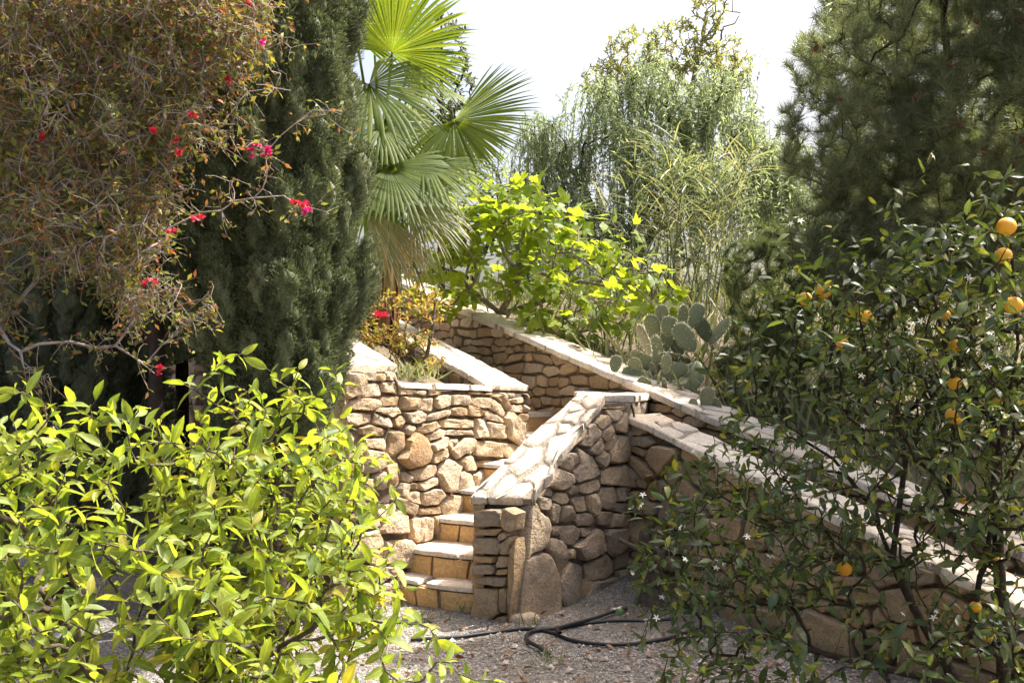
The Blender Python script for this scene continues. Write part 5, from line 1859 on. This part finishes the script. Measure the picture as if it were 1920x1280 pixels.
# ------------------------------------------------------------------ leafy trees and bushes further back
def leafy(name, label, base, trunk, ells, ntips, rng, mat, size, per=0.3, spacing=0.03, tm=T_LOW, cat='tree', bark='bark_dark', r_tip=0.005, shell=0.5, group=None, seg=0.15):
    root = empty(name, base, label, cat, group)
    tips = in_ellipsoids(ells, ntips, rng, shell)
    pa, ra = grow(trunk, tips, rng, seg=seg, jit=0.02, pref=0.2, r_tip=r_tip, rmax=0.12)
    k = len(trunk)
    tube_obj('trunk', pa[:k], ra[:k], M[bark], root, 7)
    tube_obj('branches', pa[k:], ra[k:], M[bark], root, 4, 'stuff')
    pos, d, n, sz = shoot_leaves(pa, rng, per, spacing, size, skip=k)
    cloud('crown', tm, pos, d, n, sz, M[mat], root)
    return root


rg = np.random.default_rng(77)
leafy('gum_tree', 'thin yellow-green tree rising behind the weeping tree', (3.4, 20.5, 2.6), [[(3.4, 20.5, 2.4), (3.4, 20.5, 5), (3.6, 20.4, 7), (4.0, 20.3, 8.8)], [(3.4, 20.5, 5), (2.6, 20.4, 6.6), (2.3, 20.3, 7.4)]],
      [(2.5, 20.2, 8.0, 0.65, 0.6, 0.55), (3.3, 20.2, 8.1, 0.7, 0.6, 0.6), (4.05, 20.2, 9.0, 0.38, 0.4, 0.8), (4.4, 20.2, 7.7, 0.5, 0.6, 0.7), (1.8, 20.2, 7.4, 0.5, 0.6, 0.45), (4.0, 20.2, 7.6, 0.7, 0.6, 0.6)], 640, rg, 'gum', (0.07, 0.13), per=0.45, spacing=0.02, tm=T_TINY, bark='bark_pale', r_tip=0.005)
# bare branching top beside it
bare = empty('bare_tree', (5.0, 21, 2.6), 'leafless tree with thin forked branches against the white sky', 'tree')
tips = in_ellipsoids([(4.9, 21, 6.9, 0.35, 0.3, 1.3), (4.3, 21, 9.0, 0.5, 0.3, 0.7)], 60, rg, 0.3)
pa, ra = grow([[(5.0, 21, 2.4), (4.9, 21, 5), (4.8, 21, 6.4)], [(4.9, 21, 5), (4.5, 21, 7.2), (4.3, 21, 8.4)]], tips, rg, seg=0.2, jit=0.03, r_tip=0.009)
tube_obj('trunk', pa[:2], ra[:2], M['bark_pale'], bare, 7)
tube_obj('branches', pa[2:], ra[2:], M['bark_pale'], bare, 4, 'stuff')

leafy('carob_tree', 'dark glossy evergreen between the palm and the fig', (-0.5, 13.2, 2.5), [[(-0.5, 13.2, 2.3), (-0.5, 13.2, 3.2)], [(-0.5, 13.2, 2.8), (-0.2, 13.0, 3.5)]],
      [(-0.5, 13.0, 3.7, 0.65, 0.5, 0.75), (-1.2, 13.2, 3.3, 0.7, 0.5, 0.6), (-0.9, 13.3, 4.6, 0.45, 0.4, 0.6)], 260, rg, 'dark_leaf', (0.06, 0.11), per=0.35, spacing=0.03)
leafy('stone_pine', 'narrow dark conifer rising behind the palm fronds', (-1.1, 15.5, 2.5), [[(-1.1, 15.5, 2.3), (-1.1, 15.5, 7.2)]],
      [(-1.1, 15.5, 6.2, 0.55, 0.5, 1.1), (-1.5, 15.5, 4.8, 0.6, 0.5, 0.8)], 320, rg, 'cypress', (0.07, 0.13), per=0.35, spacing=0.022, tm=T_TINY)
BUSH = [('dense dark bush under the reeds left of the slope', [(0.9, 13.6, 2.7, 0.9, 0.5, 0.75)], 'dark_leaf'), ('dark bush filling the hollow under the reeds', [(2.4, 13.8, 2.6, 0.9, 0.5, 0.9)], 'dark_leaf'),
        ('dim grey-green bush behind the prickly pear', [(3.6, 13.2, 2.6, 0.8, 0.5, 1.1)], 'broom'), ('shadowy bush behind the orange trees, right side', [(5.0, 11.5, 2.0, 0.9, 0.6, 1.2)], 'dark_leaf'),
        ('low dark bush beyond the wall at the right edge', [(4.2, 9.8, 1.3, 0.7, 0.5, 0.6)], 'broom'), ('tall dim bush between the cactus and the pine trunk', [(3.1, 10.4, 2.1, 0.7, 0.5, 1.2)], 'dark_leaf'),
        ('grey-green bush low behind the wall under the pine', [(2.9, 7.6, 1.25, 0.6, 0.4, 0.5)], 'broom'), ('dark leafy bush just over the wall behind the orange fruit', [(3.5, 7.2, 1.2, 0.55, 0.4, 0.55)], 'dark_leaf'), ('olive bush filling the view under the pine crown', [(4.1, 10.8, 2.4, 0.8, 0.5, 1.0)], 'broom')]
for lab, el, mt in BUSH:
    c = el[0]
    zb = c[2] - c[5]
    leafy('evergreen_bush', lab, (c[0], c[1], zb), [[(c[0], c[1], zb - 0.2), (c[0], c[1], c[2])]], el, 230, rg, mt, (0.06, 0.11), per=0.4, spacing=0.03, tm=T_TINY, cat='bush', shell=0.55, group='bushes on the slope')

# ------------------------------------------------------------------ olive-green tamarisk beside the cactus
def feathery(name, label, base, trunk, ells, ntips, rng, mat, L=(0.10, 0.2), per=60, cat='shrub', bark='bark_dark', tuft=0.9, r_tip=0.003, width=0.018, seg=0.12, keep=None, rmax=0.09, tuftn=2, shell=0.5):
    """needle-leaved plant: tufts of needles along the last stretch of every twig"""
    root = empty(name, base, label, cat)
    tips = in_ellipsoids(ells, ntips, rng, shell)
    if keep is not None:
        tips = tips[[bool(keep(t)) for t in tips]]
    pa, ra = grow(trunk, tips, rng, seg=seg, jit=0.015, sag=0.08, pref=0.18, r_tip=r_tip, rmax=rmax)
    k = len(trunk)
    tube_obj('trunk', pa[:k], ra[:k], M[bark], root, 9)
    tube_obj('branches', pa[k:], ra[k:], M[bark], root, 4, 'stuff')
    pos, d = [], []
    for p in pa[k:]:
        p = np.asarray(p)
        t = unit(p[-1] - p[-2])
        for q in range(tuftn):
            j = max(len(p) - 1 - q * 2, 1)
            m = int(per * rng.uniform(0.7, 1.3))
            f = rng.uniform(0, 1, m)[:, None]
            pos.append(p[j] * (1 - f) + p[j - 1] * f)
            d.append(t * tuft + unit(rng.normal(size=(m, 3))) * 0.95 + np.array([0, 0, 0.25]))
    pos, d = np.concatenate(pos), np.concatenate(d)
    m = len(pos)
    cloud('needles', T_NEEDLE, pos, d, rng.normal(size=(m, 3)), rng.uniform(*L, m), M[mat], root, width)
    return root


rt = np.random.default_rng(45)
feathery('tamarisk_shrub', 'feathery olive-green shrub spilling over the wall beside the cactus', (2.35, 8.5, 0.85), [[(2.35, 8.5, 0.75), (2.3, 8.4, 1.4), (2.2, 8.4, 2.0)], [(2.3, 8.4, 1.4), (2.0, 8.2, 1.5)]],
         [(2.15, 8.4, 2.3, 0.42, 0.4, 0.55), (2.05, 8.2, 1.6, 0.42, 0.4, 0.45), (2.6, 8.2, 1.9, 0.5, 0.4, 0.7), (2.0, 7.9, 1.2, 0.3, 0.3, 0.25)], 700, rt, 'broom', (0.05, 0.11), 50, width=0.05, r_tip=0.0016, tuftn=3)

# ------------------------------------------------------------------ pine, top right
def sh(e):          # whole tree set nearer so its shadow clears the coping and reaches the ground
    return tuple(e[:1]) and (e[0] * 0.94, e[1] - 0.5, EYE + (e[2] - EYE) * 0.94) + tuple(e[3:])


pine = feathery('pine_tree', 'big dark pine spreading over the top right corner', (3.76, 8.3, 0.75),
                [[sh(q) for q in ln] for ln in (
                    [(4.0, 8.8, 0.5), (3.95, 8.7, 2.0), (3.8, 8.5, 3.5), (3.6, 8.4, 5.0), (3.4, 8.3, 6.6)], [(3.8, 8.5, 3.5), (3.2, 8.2, 3.9), (2.6, 8.0, 4.2)], [(3.6, 8.4, 5.0), (2.9, 8.1, 5.3), (2.5, 7.9, 5.5)],
                    [(3.95, 8.7, 2.8), (4.3, 8.0, 3.2), (4.6, 7.6, 3.4)], [(3.95, 8.7, 2.4), (3.2, 8.4, 2.7), (2.8, 8.3, 2.9)], [(3.6, 8.4, 5.0), (3.7, 7.4, 5.3), (3.7, 6.6, 5.4)])],
                [sh(q) for q in (
                    (3.1, 8.2, 4.5, 0.95, 0.7, 0.9), (2.75, 8.0, 5.4, 0.7, 0.6, 0.8), (3.9, 7.9, 3.6, 0.9, 0.7, 0.7), (3.6, 8.3, 5.9, 1.0, 0.8, 0.9), (2.85, 8.2, 3.5, 0.72, 0.5, 0.5), (4.5, 7.7, 4.4, 0.9, 0.7, 0.9),
                    (3.5, 8.6, 2.6, 0.9, 0.4, 0.55), (4.4, 8.0, 2.4, 0.7, 0.5, 0.6), (5.2, 7.4, 4.2, 0.9, 0.8, 1.1), (4.6, 7.6, 5.8, 1.1, 0.9, 0.8), (3.0, 8.5, 2.9, 0.5, 0.4, 0.4), (3.6, 8.4, 3.0, 1.1, 0.6, 0.6), (3.2, 8.3, 2.5, 0.8, 0.5, 0.4), (2.75, 8.4, 2.7, 0.45, 0.35, 0.5), (5.0, 8.0, 3.0, 0.8, 0.5, 0.8),
                    (3.5, 7.4, 5.5, 0.9, 0.7, 0.45), (3.9, 6.6, 5.6, 1.1, 0.9, 0.5), (4.0, 6.0, 5.3, 1.0, 0.8, 0.45), (4.9, 6.9, 5.4, 1.0, 0.8, 0.5), (3.5, 7.8, 5.5, 0.8, 0.5, 0.5), (3.3, 7.6, 5.0, 0.5, 0.5, 0.4))] + [(4.5, 7.1, 5.0, 0.9, 0.7, 0.4), (4.2, 7.5, 4.7, 0.6, 0.5, 0.35), (3.4, 7.0, 5.0, 0.75, 0.75, 0.35), (3.3, 6.9, 5.3, 0.8, 0.7, 0.3), (3.7, 6.4, 4.9, 0.7, 0.6, 0.35)],  # overhead limbs out of view, added to shade the orange trees and gravel
                8200, rt, 'pine', (0.08, 0.15), 52, cat='tree', r_tip=0.0011, width=0.034, tuft=0.6, seg=0.11, tuftn=2, shell=0.3,
                keep=lambda t: t[0] > 2.05 + max(0.0, t[2] - 4.0) * 1.1 or (t[1] < 7.35 and t[0] > 2.75))  # crown cut back on the left so sun reaches the parapet coping
feathery('pine_tree', 'second pine closing the gaps behind the big pine', (4.9, 10.6, 0.9), [[(4.9, 10.6, 0.7), (4.9, 10.6, 3.5), (4.7, 10.5, 6.5)], [(4.9, 10.6, 3.5), (4.0, 10.4, 4.2)], [(4.8, 10.6, 5.0), (4.0, 10.4, 5.6)]],
         [(4.2, 10.3, 5.6, 1.0, 0.5, 1.0), (5.2, 10.3, 5.2, 1.0, 0.5, 1.2), (4.0, 10.3, 3.8, 0.9, 0.5, 0.8), (5.1, 10.3, 3.4, 0.9, 0.5, 0.9), (3.6, 10.3, 4.9, 0.6, 0.5, 0.7), (5.6, 10.4, 4.4, 0.7, 0.5, 1.0)],
         1500, rt, 'pine', (0.12, 0.22), 46, cat='tree', r_tip=0.0014, width=0.04, tuft=0.6, seg=0.16, tuftn=2, shell=0.3)
# cones
CONE = ball_mesh('cone', M['cone'], 8, 10, 1.6, 0.0)
for x, y in ((1530, 90), (1545, 88), (1575, 186), (1718, 180), (1780, 120), (1782, 205), (1784, 228), (1845, 285), (1880, 288), (1900, 310), (1915, 265), (1800, 235), (1640, 200), (1895, 340), (1915, 40), (1830, 40), (1740, 300), (1870, 180)):
    link_m('cone', CONE, pine, rot_m(P(x, y, 6.95), rt.uniform(0.011, 0.019), rt))

# ------------------------------------------------------------------ undergrowth on the slope and gravel on the ground
ru = np.random.default_rng(64)
m = 4200
s = ru.uniform(-2.5, 8, m)
w = ru.uniform(0.3, 4.5, m) ** 1.2
nb_ = np.array([DB.y, -DB.x, 0])
pos = np.array(B0)[None] + np.array(DB)[None] * s[:, None] + nb_[None] * w[:, None]
pos[:, 2] = 0.885 + SL * np.clip(s, -2, 6.5) - 0.14 + 0.05 * w
o = cloud('undergrowth', T_BLADE, pos, ru.normal(0, 0.45, (m, 3)) + np.array([0, 0, 1.0]), ru.normal(size=(m, 3)), ru.uniform(0.15, 0.6, m), M['straw'], None, 0.9)
tag(o, 'dry grass and stems growing on the slope above the wall', 'grass')
m = 9000
x = ru.uniform(-1.6, 2.6, m)
y = ru.uniform(3.2, 7.4, m)
pos = np.stack([x, y, np.full(m, 0.004)], 1)
T_PEB = Tmpl([(0.5, 0, 0), (-0.5, 0.1, 0), (0.05, 0.5, 0), (-0.05, -0.5, 0), (0, 0, 0.42)], [(0, 2, 4), (2, 1, 4), (1, 3, 4), (3, 0, 4)])
d = ru.normal(size=(m, 3)); d[:, 2] *= 0.1
M['pebble'] = stone_mat('gravel_chip', [(0.0, (0.26, 0.22, 0.19)), (0.5, (0.42, 0.37, 0.33)), (1.0, (0.58, 0.53, 0.48))], bump=0.2)
o = cloud('gravel', T_PEB, pos, d, np.tile([[0, 0, 1.0]], (m, 1)) + ru.normal(0, 0.2, (m, 3)), np.where(ru.uniform(size=m) < 0.06, ru.uniform(0.025, 0.055, m), ru.uniform(0.008, 0.022, m)), M['pebble'], None)
tag(o, 'loose gravel chips strewn over the ground', 'gravel')
m = 900
pos = np.stack([ru.uniform(-1.2, 2.4, m), ru.uniform(3.6, 7.3, m), ru.uniform(0.012, 0.03, m)], 1)
d = ru.normal(size=(m, 3)); d[:, 2] *= 0.25
o = cloud('leaf_litter', T_LOW, pos, d, np.tile([[0, 0, 1.0]], (m, 1)) + ru.normal(0, 0.4, (m, 3)), ru.uniform(0.025, 0.07, m), M['palm_dead'], None)
tag(o, 'dry brown fallen leaves on the gravel', 'leaves')

m = 260
ctr = np.array([(-0.35, 6.55), (0.12, 6.15), (0.45, 6.75), (0.75, 6.95), (1.2, 6.6), (1.6, 6.0), (0.2, 5.4), (-0.55, 6.3), (1.0, 5.6)])[ru.integers(0, 9, m)]
pos = np.concatenate([ctr + ru.normal(0, 0.06, (m, 2)), np.full((m, 1), 0.0)], 1)
o = cloud('weeds', T_BLADE, pos, ru.normal(0, 0.6, (m, 3)) + np.array([0, 0, 0.8]), ru.normal(size=(m, 3)), ru.uniform(0.04, 0.12, m), M['reed'], None, 1.6)
tag(o, 'small weeds sprouting from the gravel by the walls', 'weeds')

# ------------------------------------------------------------------ hoses, cable, stump, pot
def ground_pt(x, y, z=0.014):
    Y = (EYE - z) * F / (y - 690)
    return np.array(P(x, y, Y))


def smooth_path(pts_, n=60):
    p = np.array(pts_)
    t = np.linspace(0, len(p) - 1, n)
    out = []
    for q in t:
        i = min(int(q), len(p) - 2)
        f = q - i
        p0, p1, p2, p3 = p[max(i - 1, 0)], p[i], p[i + 1], p[min(i + 2, len(p) - 1)]
        out.append(0.5 * ((2 * p1) + (-p0 + p2) * f + (2 * p0 - 5 * p1 + 4 * p2 - p3) * f * f + (-p0 + 3 * p1 - 3 * p2 + p3) * f ** 3))
    return np.array(out)


def hose(name, label, pts_, r, cat='hose'):
    p = smooth_path(pts_)
    V, Fq = tubes([p], [np.full(len(p), r)], 8)
    c = Vector(p[0])
    o = link(name, mesh_np(name, V - np.array(c), Fq, M['hose'], True), None, c)
    return tag(o, label, cat, 'black hoses on the gravel' if cat == 'hose' else None)


hose('garden_hose', 'black hose running from the lemon shrub past the pillar into a coil', [ground_pt(*q) for q in ((770, 1198), (850, 1194), (920, 1185), (985, 1178), (1030, 1184), (1075, 1200), (1130, 1207), (1185, 1206), (1250, 1196), (1300, 1180))], 0.011)
hose('garden_hose', 'short curled black hose end lying in front of the coil', [ground_pt(x, y, 0.02) for x, y in ((1033, 1229), (1012, 1213), (992, 1202), (988, 1190), (1005, 1181), (1050, 1176), (1095, 1168), (1150, 1163), (1210, 1163), (1260, 1160))], 0.012)
hose('garden_hose', 'black hose coil loop rising towards the inner wall corner', [ground_pt(x, y, 0.04) for x, y in ((1050, 1186), (1044, 1178), (1060, 1172), (1090, 1164), (1120, 1156), (1150, 1146), (1175, 1140))], 0.011)
hose('garden_hose', 'black hose bending over the gravel under the orange tree', [ground_pt(*q) for q in ((1540, 1178), (1590, 1192), (1630, 1220), (1655, 1250), (1668, 1290), (1665, 1330))], 0.011)
cp = [RP.map(1.38, 1.33, 0.03), RP.map(1.37, 1.2, 0.065), RP.map(1.375, 0.9, 0.06), RP.map(1.37, 0.6, 0.07), RP.map(1.36, 0.3, 0.07), RP.map(1.33, 0.08, 0.11)]
hose('wall_cable', 'thin black cable hanging down the inner corner of the wall', [np.array(v) for v in cp], 0.008, 'cable')

rs2 = np.random.default_rng(12)
stump = empty('dead_stump', ground_pt(1225, 1135), 'gnarled dead stump standing before the ledge wall', 'stump')
b = np.array(stump.location)
tk = [b + np.array(q) for q in ((0, 0, -0.05), (-0.03, 0.02, 0.12), (0.01, 0.0, 0.26), (-0.02, 0.02, 0.40), (-0.05, 0.03, 0.5))]
p = smooth_path(tk, 24)
V, Fq = tubes([p], [np.interp(np.linspace(0, 1, 24), [0, 0.2, 0.6, 1], [0.11, 0.075, 0.07, 0.05])], 16)
V = V + np.array([noise.noise_vector(Vector(v) * 14) for v in V]) * 0.022
c = V.mean(0)
link('trunk', mesh_np('trunk', V - c, Fq, M['bark'], True), stump, c)
for k in range(6):
    j = int(rs2.integers(8, 23))
    dd = unit(np.array([rs2.normal(), rs2.normal() - 0.3, 0.6]))
    pp = smooth_path([p[j], p[j] + dd * 0.1, p[j] + dd * 0.2 + rs2.normal(0, 0.03, 3)], 8)
    tube_obj('stub', [pp], [np.linspace(0.03, 0.012, 8)], M['bark'], stump, 7)

pot = empty('flower_pot', ground_pt(455, 1235), 'small white pot of red flowers half hidden by the lemon leaves', 'pot')
pb = Vector(pot.location)
V, Fq = tubes([np.array([pb + Vector((0, 0, z)) for z in (0.0, 0.005, 0.05, 0.10, 0.105, 0.105, 0.085)])], [np.array([0.01, 0.042, 0.05, 0.06, 0.065, 0.055, 0.05])], 18)
c = V.mean(0)
link('pot', mesh_np('pot', V - c, Fq, M['white_pot'], True), pot, c)
for k in range(7):
    link_m('flower', BP_[1], pot, rot_m(pb + Vector((rs2.normal(0, 0.05), rs2.normal(0, 0.03), 0.17 + rs2.normal(0, 0.02))), 0.03, rs2))
m = 40
pos = np.array(pb) + np.array([0, 0, 0.1]) + rs2.normal(0, 0.02, (m, 3))
cloud('leaves', T_LOW, pos, rs2.normal(0, 0.7, (m, 3)) + np.array([0, 0, 0.8]), rs2.normal(size=(m, 3)) + np.array([0, 0, 1]), rs2.uniform(0.05, 0.09, m), M['lemon'], pot, 1.5)
